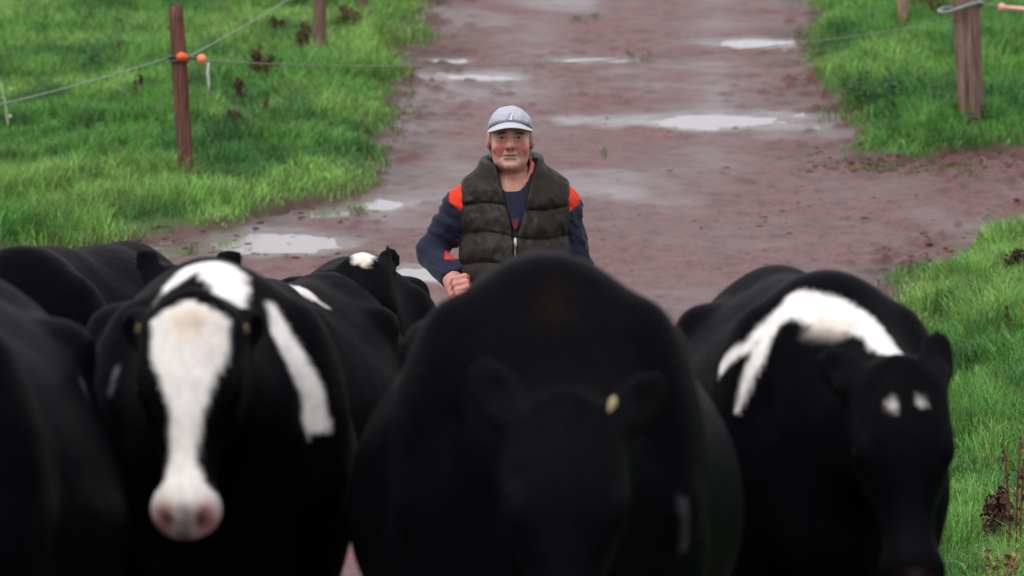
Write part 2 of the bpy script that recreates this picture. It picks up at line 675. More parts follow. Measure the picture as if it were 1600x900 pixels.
# loose clods of trodden mud and a few pale stones
def clods(name, spots, mat, col):
    mb = MB()
    r = random.Random(3)
    for (px, py, sx, sy, n_, big) in spots:
        for _ in range(n_):
            qx, qy = r.gauss(px, sx), r.gauss(py, sy)
            if qy > 470 or qy < 2:
                continue
            X, Y = gp(qx, qy)
            if grass_sd(np.array([X]), np.array([Y]))[0] > .12:
                continue
            s_ = abs(r.gauss(0, .45)) * big * .62 + big * .14
            z = ground_z(X, Y)
            f_ = r.uniform(.6, 1.3)
            nu, nv = 7, 4
            vs, fs = [], []
            ph = r.uniform(0, 6)
            for j in range(nv + 1):
                t_ = math.pi * j / nv
                for i in range(nu):
                    a = 2 * math.pi * i / nu
                    k = s_ * (1 + .28 * math.sin(2 * a + ph + j) + .15 * r.uniform(-1, 1))
                    vs.append((X + 1.9 * k * math.sin(t_) * math.cos(a), Y + 1.2 * k * math.sin(t_) * math.sin(a), z + .42 * k * math.cos(t_)))
            for j in range(nv):
                for i in range(nu):
                    i2 = (i + 1) % nu
                    fs.append((j * nu + i, (j + 1) * nu + i, (j + 1) * nu + i2, j * nu + i2))
            mb.add(vs, fs, tuple(c * f_ for c in col))
    o = mb.build(name, mat)
    o['kind'] = 'stuff'


M_CLOD = mat_col('clod_mud', 0.55, 40, 0.3, 0.6, 0.01, 0.35)
clods('mud_clods', [(1420, 258, 80, 7, 90, .026), (1560, 255, 60, 8, 60, .024), (1250, 330, 160, 40, 90, .016), (1450, 400, 40, 22, 60, .022),
                    (330, 375, 90, 12, 70, .022), (500, 335, 50, 14, 40, .018), (1000, 330, 160, 50, 60, .012), (1060, 200, 90, 8, 22, .014),
                    (900, 130, 180, 60, 60, .010), (420, 395, 60, 10, 30, .018), (1300, 240, 40, 14, 30, .018)], M_CLOD, (.095, .042, .033))
clods('pebbles', [(900, 200, 260, 110, 60, .008), (620, 405, 60, 20, 10, .010), (1250, 350, 160, 50, 30, .008)], M_CLOD, (.34, .25, .22))


# ------------------------------------------------------------------ implicit surfaces -> one continuous mesh
class S:
    """signed distances over a point array p (n,3)"""

    @staticmethod
    def ell(p, c, r):
        q = p - np.asarray(c, np.float32)
        r = np.asarray(r, np.float32)
        k0 = np.sqrt(((q / r) ** 2).sum(1))
        k1 = np.sqrt(((q / (r * r)) ** 2).sum(1)) + 1e-9
        return k0 * (k0 - 1) / k1

    @staticmethod
    def cone(p, a, b, ra, rb=None):
        rb = ra if rb is None else rb
        a = np.asarray(a, np.float32)
        b = np.asarray(b, np.float32)
        d = b - a
        q = p - a
        t = np.clip((q @ d) / max(float(d @ d), 1e-12), 0, 1)
        return np.sqrt(((q - t[:, None] * d) ** 2).sum(1)) - (ra + (rb - ra) * t)

    @staticmethod
    def chain(p, pts, rs, k=0.0):
        d = None
        for i in range(len(pts) - 1):
            e = S.cone(p, pts[i], pts[i + 1], rs[i], rs[i + 1])
            d = e if d is None else (smin(d, e, k) if k else np.minimum(d, e))
        return d


def smin(a, b, k):
    h = np.maximum(k - np.abs(a - b), 0) / k
    return np.minimum(a, b) - h * h * k * 0.25


def smax(a, b, k):
    return -smin(-a, -b, k)


def polygonise(f, ax, ay, az, blk=6, slack=1.5):
    """surface nets over the (possibly uneven) axes; f is evaluated only near the surface"""
    ax, ay, az = [np.asarray(a, np.float32) for a in (ax, ay, az)]

    def pad(a):
        r = (-(len(a))) % blk
        if r:
            st = a[-1] - a[-2]
            a = np.concatenate([a, a[-1] + st * np.arange(1, r + 1, dtype=np.float32)])
        return a
    ax, ay, az = pad(ax), pad(ay), pad(az)
    nb = [len(a) // blk for a in (ax, ay, az)]
    cen = [a.reshape(-1, blk).mean(1) for a in (ax, ay, az)]
    ext = [a.reshape(-1, blk)[:, -1] - a.reshape(-1, blk)[:, 0] for a in (ax, ay, az)]
    cx, cy, cz = np.meshgrid(*cen, indexing='ij')
    ex, ey, ez = np.meshgrid(*ext, indexing='ij')
    diag = np.sqrt(ex ** 2 + ey ** 2 + ez ** 2).ravel() * 0.5 * (blk + 1) / (blk - 1)
    dc = f(np.stack([cx.ravel(), cy.ravel(), cz.ravel()], 1).astype(np.float32))
    act = np.abs(dc) < diag * slack + 0.004
    D = np.where(dc > 0, 1.0, -1.0).astype(np.float32).reshape(nb)
    D = D.repeat(blk, 0).repeat(blk, 1).repeat(blk, 2)
    bi = np.argwhere(act.reshape(nb))
    o = np.stack(np.meshgrid(*[np.arange(blk)] * 3, indexing='ij'), -1).reshape(-1, 3)
    idx = (bi[:, None, :] * blk + o[None]).reshape(-1, 3)
    pts = np.stack([ax[idx[:, 0]], ay[idx[:, 1]], az[idx[:, 2]]], 1)
    vals = np.empty(len(pts), np.float32)
    for s in range(0, len(pts), 400000):
        vals[s:s + 400000] = f(pts[s:s + 400000])
    D[idx[:, 0], idx[:, 1], idx[:, 2]] = vals
    neg = D < 0
    sh = D.shape
    cnt = np.zeros((sh[0] - 1, sh[1] - 1, sh[2] - 1), np.int8)
    for dx in (0, 1):
        for dy in (0, 1):
            for dz in (0, 1):
                cnt += neg[dx:sh[0] - 1 + dx, dy:sh[1] - 1 + dy, dz:sh[2] - 1 + dz]
    mixed = (cnt > 0) & (cnt < 8)
    ci = np.argwhere(mixed)
    vid = np.full(mixed.shape, -1, np.int64)
    vid[mixed] = np.arange(len(ci))
    acc = np.zeros((len(ci), 3), np.float64)
    num = np.zeros(len(ci))
    A = (ax, ay, az)

    def val(off):
        return D[ci[:, 0] + off[0], ci[:, 1] + off[1], ci[:, 2] + off[2]]

    def pos(off):
        return np.stack([A[k][ci[:, k] + off[k]] for k in range(3)], 1)
    for d in range(3):
        o1, o2 = [(0, 1, 2)[k] for k in range(3) if k != d]
        for a in (0, 1):
            for b in (0, 1):
                p0 = [0, 0, 0]
                p0[o1], p0[o2] = a, b
                p1 = list(p0)
                p1[d] = 1
                v0, v1 = val(p0), val(p1)
                m = (v0 < 0) != (v1 < 0)
                tt = v0[m] / (v0[m] - v1[m])
                q0, q1 = pos(p0)[m], pos(p1)[m]
                acc[m] += q0 + (q1 - q0) * tt[:, None]
                num[m] += 1
    verts = acc / num[:, None]
    faces = []
    for d in range(3):
        s0 = [slice(None)] * 3
        s1 = [slice(None)] * 3
        s0[d] = slice(0, -1)
        s1[d] = slice(1, None)
        n0, n1 = neg[tuple(s0)], neg[tuple(s1)]
        e = np.argwhere(n0 != n1)
        o1, o2 = (d + 1) % 3, (d + 2) % 3
        ok = (e[:, o1] > 0) & (e[:, o2] > 0) & (e[:, o1] < sh[o1] - 1) & (e[:, o2] < sh[o2] - 1)
        e = e[ok]
        inside = n0[e[:, 0], e[:, 1], e[:, 2]]

        def cell(u, v):
            c = e.copy()
            c[:, o1] -= u
            c[:, o2] -= v
            return vid[c[:, 0], c[:, 1], c[:, 2]]
        q = np.stack([cell(1, 1), cell(0, 1), cell(0, 0), cell(1, 0)], 1)
        q[~inside] = q[~inside][:, ::-1]
        faces.append(q)
    faces = np.concatenate(faces)
    faces = faces[(faces >= 0).all(1)]
    return verts, faces


def relax(v, f, it=2, lam=0.5):
    """a little Laplacian smoothing"""
    e = np.concatenate([f[:, [0, 1]], f[:, [1, 2]], f[:, [2, 3]], f[:, [3, 0]]])
    n = len(v)
    deg = np.bincount(e[:, 0], minlength=n) + np.bincount(e[:, 1], minlength=n)
    for _ in range(it):
        s = np.zeros_like(v)
        for k in range(3):
            s[:, k] = np.bincount(e[:, 0], v[e[:, 1], k], n) + np.bincount(e[:, 1], v[e[:, 0], k], n)
        v = v + lam * (s / np.maximum(deg, 1)[:, None] - v)
    return v


# ------------------------------------------------------------------ cows (local axes: head towards -y, withers over the origin)
BLACK = np.array([0.0028, 0.0027, 0.0040])
WHITE = np.array([0.80, 0.77, 0.74])
CREAM = np.array([0.55, 0.42, 0.31])
PINK = np.array([0.52, 0.25, 0.22])


def head_frame(yaw, pitch, roll):
    cy, sy, cp, sp = math.cos(yaw), math.sin(yaw), math.cos(pitch), math.sin(pitch)
    u = np.array([sy * cp, -cy * cp, -sp])
    n = np.array([sy * sp, -cy * sp, cp])
    w_ = np.cross(u, n)
    w_ = w_ / np.linalg.norm(w_)
    if w_[0] < 0:
        w_ = -w_
    cr, sr = math.cos(roll), math.sin(roll)
    return w_ * cr + n * sr, u, n * cr - w_ * sr


def cow(label, loc, yaw, scale=1.0, poll=(0, -0.7, 1.3), head=(0, 65, 0), ear=(10, 0), belly=1.0, res=0.016,
        blaze=None, muzzle=None, marks=(), tags=((-1, (0.13, 0.095, 0.04)), (1, (0.13, 0.095, 0.04))), legs=0.0, socks=False, hs=1.0, spine=0.0, ridge=0.0, tagoff=(0, 0, .014), spots=(), ear2=None):
    root = empty('cow', loc, yaw)
    tag(root, label, 'cow', 'herd of black and white cows walking towards the viewer')
    Pl = np.array(poll, np.float64) / scale
    hw_, hu, hn = head_frame(math.radians(head[0]), math.radians(head[1]), math.radians(head[2]))
    R = np.stack([hw_, hu, hn], 1).astype(np.float32)
    hb = lambda a, b, c: tuple(Pl + hs * (a * hw_ + b * hu + c * hn))
    sw = legs

    def ear_axes(side):
        up, back = ear if (ear2 is None or side < 0) else ear2
        a, bk = math.radians(up), math.radians(back)
        out = side * hw_ * math.cos(a) * math.cos(bk) + np.array([0, 0, math.sin(a)]) + np.array([0, math.sin(bk), 0])
        out = out / np.linalg.norm(out)
        nrm = np.array([side * .35, -1.0, -.15])          # the hollow of the ear looks forward
        nrm = nrm - out * np.dot(nrm, out)
        nrm = nrm / np.linalg.norm(nrm)
        return out, np.cross(out, nrm), nrm
    ears = []
    for sd_ in (-1, 1):
        out, brd, nrm = ear_axes(sd_)
        base = Pl + hs * (sd_ * 0.075 * hw_ + 0.022 * hu - 0.050 * hn)
        ears.append((base, out, brd, nrm))
    b = belly

    def f(p):
        px = p * np.array([1, 1, 1], np.float32)
        sym = px.copy()
        sym[:, 0] = np.abs(sym[:, 0])
        k = 0.11
        d = S.ell(px, (0, .55, .97 - .05 * ridge), (.36 * b, .74, .40 - .01 * ridge))
        d = smin(d, S.ell(px, (0, .72, .84), (.385 * b, .52, .36)), k)
        d = smin(d, S.ell(px, (0, -.02, .98), (.27, .38, .42)), k)
        d = smin(d, S.ell(sym, (.20, -.06, .98), (.115, .2, .36)), k)
        d = smin(d, S.cone(sym, (.07, .02, 1.30), (.235, -.20, .93), .035, .06), .06)
        d = smax(d, -S.cone(sym, (.10, -.20, 1.22), (.27, -.36, .98), .030, .03), .09)
        d = smin(d, S.cone(px, (0, -.08, 1.335), (0, .3, 1.325 + spine), .072 - .018 * ridge), .14)
        d = smin(d, S.cone(px, (0, .2, 1.325 + spine), (0, 1.15, 1.345 - .03 * ridge), .068 - .012 * ridge), .14)
        d = smin(d, S.ell(px, (0, .85, 1.19 - .07 * ridge), (.30 - .03 * ridge, .34, .19)), k)
        d = smin(d, S.ell(px, (0, 1.13, 1.12), (.26, .27, .28)), k)
        d = smin(d, S.ell(sym, (.25, .93, 1.29 - .09 * ridge), (.065, .085, .06)), .09)
        d = smin(d, S.ell(sym, (.11, 1.35, 1.20), (.055, .06, .06)), .09)
        d = smin(d, S.ell(sym, (.18, 1.14, .86), (.14, .24, .34)), k)
        d = smin(d, S.ell(px, (0, -.30, .80), (.14, .16, .22)), k)
        # udder
        d = smin(d, S.ell(px, (0, 1.02, .58), (.17, .22, .16)), .06)
        # legs
        for s in (-1, 1):
            o = sw * s
            d = smin(d, S.chain(px, [(s * .2, -.05, .82), (s * .17, -.08 - o * .5, .46), (s * .165, -.02 - o, .12), (s * .165, -.07 - o, .045)],
                                [.115, .062, .04, .052], .02), .07)
            d = smin(d, S.chain(px, [(s * .19, 1.1, .8), (s * .2, 1.25 + o * .4, .53), (s * .19, 1.2 + o, .13), (s * .19, 1.15 + o, .045)],
                                [.14, .06, .042, .054], .02), .06)
        # tail
        d = smin(d, S.chain(px, [(0, 1.36, 1.28), (0, 1.44, 1.15), (.01, 1.46, .8), (.02, 1.45, .5)], [.04, .03, .02, .035], .02), .03)
        # neck
        nb = Pl + hs * (0.05 * hu - 0.07 * hn)
        th = Pl + hs * (0.10 * hu - 0.16 * hn)
        d = smin(d, S.cone(px, (0, -.02, 1.26), nb, .125, .088 * hs), .14)
        d = smin(d, S.cone(px, (0, -.12, 1.02), th, .215, .10 * hs), .13)
        d = smin(d, S.cone(px, (0, -.22, .86), th, .13, .06 * hs), .08)
        # head
        q = ((p - Pl.astype(np.float32)) @ R) / hs
        near = np.abs(q).max(1) < 0.95
        if near.any():
            q = q[near]
            qs = q.copy()
            qs[:, 0] = np.abs(qs[:, 0])
            h = S.ell(q, (0, .09, -.075), (.105, .14, .10))
            h = smin(h, S.ell(q, (0, .14, -.045), (.100, .16, .058)), .05)
            h = smin(h, S.ell(q, (0, .015, -.045), (.088, .055, .055)), .05)
            h = smin(h, S.ell(q, (0, -.005, -.025), (.045, .045, .04)), .05)
            h = smin(h, S.cone(q, (0, .18, -.085), (0, .43, -.095), .078, .058), .05)
            h = smin(h, S.ell(q, (0, .465, -.098), (.083, .068, .070)), .04)
            h = smin(h, S.cone(q, (0, .12, -.165), (0, .44, -.145), .072, .042), .05)
            h = smin(h, S.ell(qs, (.06, .17, -.14), (.045, .11, .085)), .05)
            h = smin(h, S.ell(qs, (.096, .165, -.052), (.028, .042, .03)), .035)
            h = smax(h, -S.ell(qs, (.118, .168, -.062), (.018, .024, .016)), .012)
            h = smin(h, S.ell(qs, (.112, .168, -.062), (.014, .02, .014)), .006)
            h = smax(h, -S.ell(qs, (.042, .522, -.060), (.019, .026, .018)), .018)
            h = smax(h, -S.cone(q, (-.06, .50, -.145), (.06, .50, -.145), .006), .012)
            dn = smin(d[near], h * hs, .05)
            for (eb, eo, ebr, en) in ears:
                e = (p[near] - eb.astype(np.float32)) @ np.stack([eo, ebr, en], 1).astype(np.float32) / hs
                ee = S.ell(e, (.092, 0, 0), (.095, .056, .024))
                ee = smax(ee, -S.ell(e, (.097, 0, .03), (.070, .040, .024)), .01)
                ee = smin(ee, S.cone(e, (-.03, 0, 0), (.05, 0, 0), .034), .03)
                dn = smin(dn, ee * hs, .02)
            d[near] = dn
        return d
    st = res / scale
    zmin = 0.0
    ax = np.arange(-.56, .56 + st, st)
    ylo = min(-0.5, Pl[1] - 0.5)
    ax = np.arange(min(-.52, Pl[0] - .42), max(.52, Pl[0] + .42), st)
    ay = np.arange(ylo, 1.56, st)
    az = np.arange(-0.06, max(1.52, Pl[2] + .36), st)
    v, fc = polygonise(f, ax, ay, az)
    v = relax(v, fc, 1, 0.5)
    # coat colours, fixed to the animal
    q = ((v - Pl) @ R) / hs
    col = np.tile(BLACK, (len(v), 1))
    wob = (fbm(v[:, 0] * 26 + 40, v[:, 1] * 18 + v[:, 2] * 26 + 40, 3, 50) - 0.5) * 0.045
    on_head = (np.abs(q[:, 0]) < .16) & (q[:, 1] > -.06) & (q[:, 1] < .6) & (q[:, 2] > -.26) & (q[:, 2] < .06)

    def lay(m, c):
        nonlocal col
        col = col * (1 - m[:, None]) + np.asarray(c) * m[:, None]
    # faint sheen on poll, brow, nose and ears, painted as lighter coat colour
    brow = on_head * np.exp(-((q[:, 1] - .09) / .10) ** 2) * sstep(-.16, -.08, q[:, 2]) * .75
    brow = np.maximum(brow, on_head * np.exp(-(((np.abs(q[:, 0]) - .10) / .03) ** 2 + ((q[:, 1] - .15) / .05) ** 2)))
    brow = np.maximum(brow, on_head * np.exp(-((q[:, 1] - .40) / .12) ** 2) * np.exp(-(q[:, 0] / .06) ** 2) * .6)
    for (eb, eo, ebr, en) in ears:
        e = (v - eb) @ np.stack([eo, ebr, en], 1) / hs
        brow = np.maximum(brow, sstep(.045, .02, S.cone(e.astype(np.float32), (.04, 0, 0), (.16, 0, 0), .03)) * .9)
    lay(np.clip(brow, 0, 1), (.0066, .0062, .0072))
    if blaze:
        us, w0, hw2 = [np.array(a) for a in zip(*blaze)]
        c0 = np.interp(q[:, 1], us, w0)
        hwv = np.interp(q[:, 1], us, hw2)
        m = sstep(0.008, -0.008, np.abs(q[:, 0] - c0) - hwv + wob * 0.25) * on_head * sstep(-.17, -.14, q[:, 2])
        m = m * (q[:, 1] > us[0]) * (q[:, 1] < us[-1])
        lay(m, WHITE)
        lay(0.75 * np.exp(-((q[:, 0] / .055) ** 2 + ((q[:, 1] - .055) / .055) ** 2)) * m, CREAM)
    aw = np.abs(q[:, 0])
    if muzzle is not None:
        m = on_head * np.exp(-(((aw - .047) / .026) ** 2 + ((q[:, 1] - .500) / .034) ** 2 + ((q[:, 2] + .070) / .05) ** 2))
        lay(np.clip(m * 1.35, 0, .95), muzzle)
        m = on_head * sstep(.485, .515, q[:, 1]) * sstep(-.115, -.14, q[:, 2])
        lay(m * .55, (.22, .10, .09))
    nos = on_head * np.exp(-(((aw - .040) / .016) ** 2 + ((q[:, 1] - .515) / .024) ** 2 + ((q[:, 2] + .062) / .022) ** 2))
    lay(np.clip(nos * 1.3, 0, 1), (0.05, 0.018, 0.018))
    lay(on_head * np.exp(-((q[:, 0] / .020) ** 2)) * sstep(.470, .50, q[:, 1]) * 0.8 * (q[:, 2] < -.03), (0.05, 0.035, 0.04))
    for (w0, u0, r0) in spots:
        m = sstep(r0 + .008, r0 - .008, np.hypot((q[:, 0] - w0) * 1.25, q[:, 1] - u0) + wob * .3) * on_head * (q[:, 2] > -.13)
        lay(m, WHITE * 0.62)
    vs_ = v * scale
    for mk in marks:
        pts, rs = mk[0], mk[1]
        dd = S.chain(vs_.astype(np.float32), pts, rs)
        c = mk[2] if len(mk) > 2 else WHITE
        soft = mk[3] if len(mk) > 3 else 0.010
        lay(sstep(soft, -soft, dd + wob * 0.5), c)
    if socks:
        lay(sstep(.66, .5, v[:, 2] + wob * 3) * (v[:, 1] > .8), (0.30, 0.20, 0.15))
    lay(sstep(.10, .075, v[:, 2]) * (np.hypot(np.abs(v[:, 0]) - .18, 0) < .1), (0.03, 0.025, 0.02))
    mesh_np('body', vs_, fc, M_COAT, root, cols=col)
    # eyes and ear tags
    for s in (-1, 1):
        e = MB()
        e.ball(np.array(hb(s * .108, .168, -.061)) * scale, .0155 * scale * hs, (0.012, 0.008, 0.007))
        e.build('eye', M_EYE, root)
    for (s, c) in tags:
        eb, eo, ebr, en = ears[0 if s < 0 else 1]
        b0 = eb + hs * (eo * .018 + en * .034 + np.array(tagoff))
        t_ = MB()
        W, H = .0105, .0115
        vs = []
        for (a_, b_) in ((-1, .2), (-.55, 1), (.55, 1), (1, .2), (1, -1), (-1, -1)):
            for dz in (0, .004):
                vs.append((b0 + hs * (eo * a_ * W + np.array([0, 0, 1]) * b_ * H * .9 + en * (dz + .012))) * scale)
        fs = [tuple(range(0, 12, 2)), tuple(range(1, 12, 2))[::-1]] + [(2 * i, 2 * i + 1, (2 * i + 3) % 12, (2 * i + 2) % 12) for i in range(6)]
        t_.add(vs, fs, c)
        t_.ball((b0 + hs * en * .018) * scale, .004 * scale, tuple(x * .7 for x in c), 8, 6)
        t_.build('ear_tag', M_PLASTIC, root, smooth=False)
    return root


def face_to(y):
    return math.radians(y)


YEL = (0.42, 0.30, 0.06)
TAN = (0.60, 0.48, 0.26)

MARKS = {}
#MARKS_BEGIN
MARKS = {
    'H': [
        ([(0.017, -0.222, 1.399), (0.019, -0.282, 1.356)], [0.029, 0.0367], (.008,.0055,.0045), 0.06),
        ([(0.275, -0.27, 0.96), (0.284, -0.23, 0.878)], [0.0085, 0.0085], (.06,.06,.065), 0.015),
    ],
    'C': [
        ([(-0.135, -0.19, 1.30), (-0.084, -0.146, 1.368), (-0.03, -0.06, 1.39), (0.012, -0.156, 1.382), (0.035, -0.30, 1.33)], [0.015, 0.028, 0.050, 0.060, 0.040], WHITE, 0.01),
        ([(0.123, -0.199, 1.301), (0.142, -0.248, 1.238), (0.178, -0.253, 1.176), (0.213, -0.25, 1.105), (0.222, -0.253, 1.053), (0.249, -0.237, 1.039)], [0.0252, 0.0398, 0.0443, 0.0384, 0.034, 0.0133], WHITE, 0.01),
        ([(0.216, -0.255, 1.061), (0.206, -0.271, 1.015)], [0.0266, 0.0074], WHITE, 0.01),
        ([(-0.225, -0.227, 1.164), (-0.243, -0.231, 1.114)], [0.0103, 0.0089], (.16,.16,.17), 0.012),
    ],
    'I': [
        ([(-0.278, -0.101, 1.108), (-0.226, -0.178, 1.16), (-0.169, -0.175, 1.216), (-0.105, -0.173, 1.272), (-0.033, -0.244, 1.264), (0.025, -0.298, 1.243), (0.079, -0.369, 1.208), (0.092, -0.527, 1.168)], [0.0226, 0.0193, 0.0258, 0.0451, 0.0577, 0.0607, 0.0493, 0.0378], WHITE, 0.01),
        ([(-0.162, -0.183, 1.213), (-0.203, -0.213, 1.138), (-0.232, -0.218, 1.074), (-0.252, -0.218, 1.007)], [0.0225, 0.0193, 0.016, 0.008], WHITE, 0.01),
        ([(-0.047, -0.292, 1.224), (0.0, -0.337, 1.22)], [0.0224, 0.0255], WHITE * .45 + CREAM * .55, 0.05),
    ],
    'A': [
        ([(0.277, 0.771, 1.259), (0.311, 0.737, 1.198), (0.33, 0.679, 1.148)], [0.0056, 0.0084, 0.0056], (.16,.16,.17), 0.015),
    ],
    'D': [
        ([(0.064, 0.366, 1.222), (0.087, 0.467, 1.203), (0.133, 0.491, 1.172)], [0.032, 0.045, 0.028], WHITE, 0.01),
    ],
}
#MARKS_END

# central cow, head down
cow('black cow in the middle with its head lowered, walking in front of the man', (0.075, 11.55, 0), face_to(0), 1.02, ridge=1.0,
    poll=(0.035, -0.60, 1.165), head=(1, 66, -2), ear=(52, 20), ear2=(40, 25), belly=1.10, tags=((1, TAN),), tagoff=(-.022, -.02, .055), res=0.015, legs=0.12, marks=MARKS.get('H', ()))
# white-faced cow
cow('cow with a broad white blaze, white withers and pink nose', (-0.695, 12.9, 0), face_to(4), 0.975, ridge=0.6,
    poll=(-0.065, -0.68, 1.325), head=(-5, 58, 0), ear=(-4, 62), belly=0.95, res=0.015, legs=-0.1, socks=True,
    blaze=[(0.0, 0, .02), (.03, 0, .09), (.12, 0, .088), (.19, -.003, .060), (.27, -.002, .037), (.37, -.006, .030), (.42, -.004, .046), (.455, 0, .09), (.60, 0, .09)],
    muzzle=PINK, marks=MARKS.get('C', ()))
# right-hand cow with the white arch
cow('rightmost cow, white arch over its shoulders, two small white forehead spots', (0.80, 14.0, 0), face_to(4), 0.935,
    poll=(0.095, -0.70, 1.12), head=(3, 66, 3), ear=(30, 45), ear2=(62, 50), belly=1.04, res=0.016, legs=0.1, hs=1.08, ridge=0.5,
    spots=((-.034, .085, .016), (.036, .080, .012)), tags=(), marks=MARKS.get('I', ()))
# cow cut by the left edge
cow('black cow cut off by the left edge of the picture, nearest on that side', (-1.27, 11.3, 0), face_to(-2), 0.985, ridge=0.4,
    poll=(-0.30, -0.66, 1.12), head=(-25, 62, 0), belly=1.06, res=0.02, tags=(), marks=MARKS.get('A', ()))
# cow behind it
cow('all black cow behind the one at the left edge, showing only its back', (-1.46, 16.5, 0), face_to(-13), 0.925,
    poll=(-0.05, -0.70, 1.0), head=(-10, 60, 0), res=0.022, tags=(), marks=MARKS.get('B', ()))
# cow behind the white-faced one
cow('cow behind the white-faced one, only its raised black ear and back showing', (-0.79, 16.3, 0), face_to(-12), 0.87, ridge=0.6,
    poll=(0.02, -0.75, 1.265), head=(4, 50, 0), ear=(62, 10), res=0.02, tags=(), marks=MARKS.get('D', ()))
# cow right in front of the man
cow('black cow with a white poll, head raised, just in front of the man', (-0.485, 18.15, 0), face_to(5), 0.855,
    poll=(-0.05, -0.70, 1.255), head=(0, 46, 0), ear=(-15, 55), ear2=(38, 62), res=0.02, tags=(), marks=MARKS.get('F', ()),
    blaze=[(-.06, 0, .03), (-.02, 0, .045), (.035, 0, .03), (.05, 0, .0)])


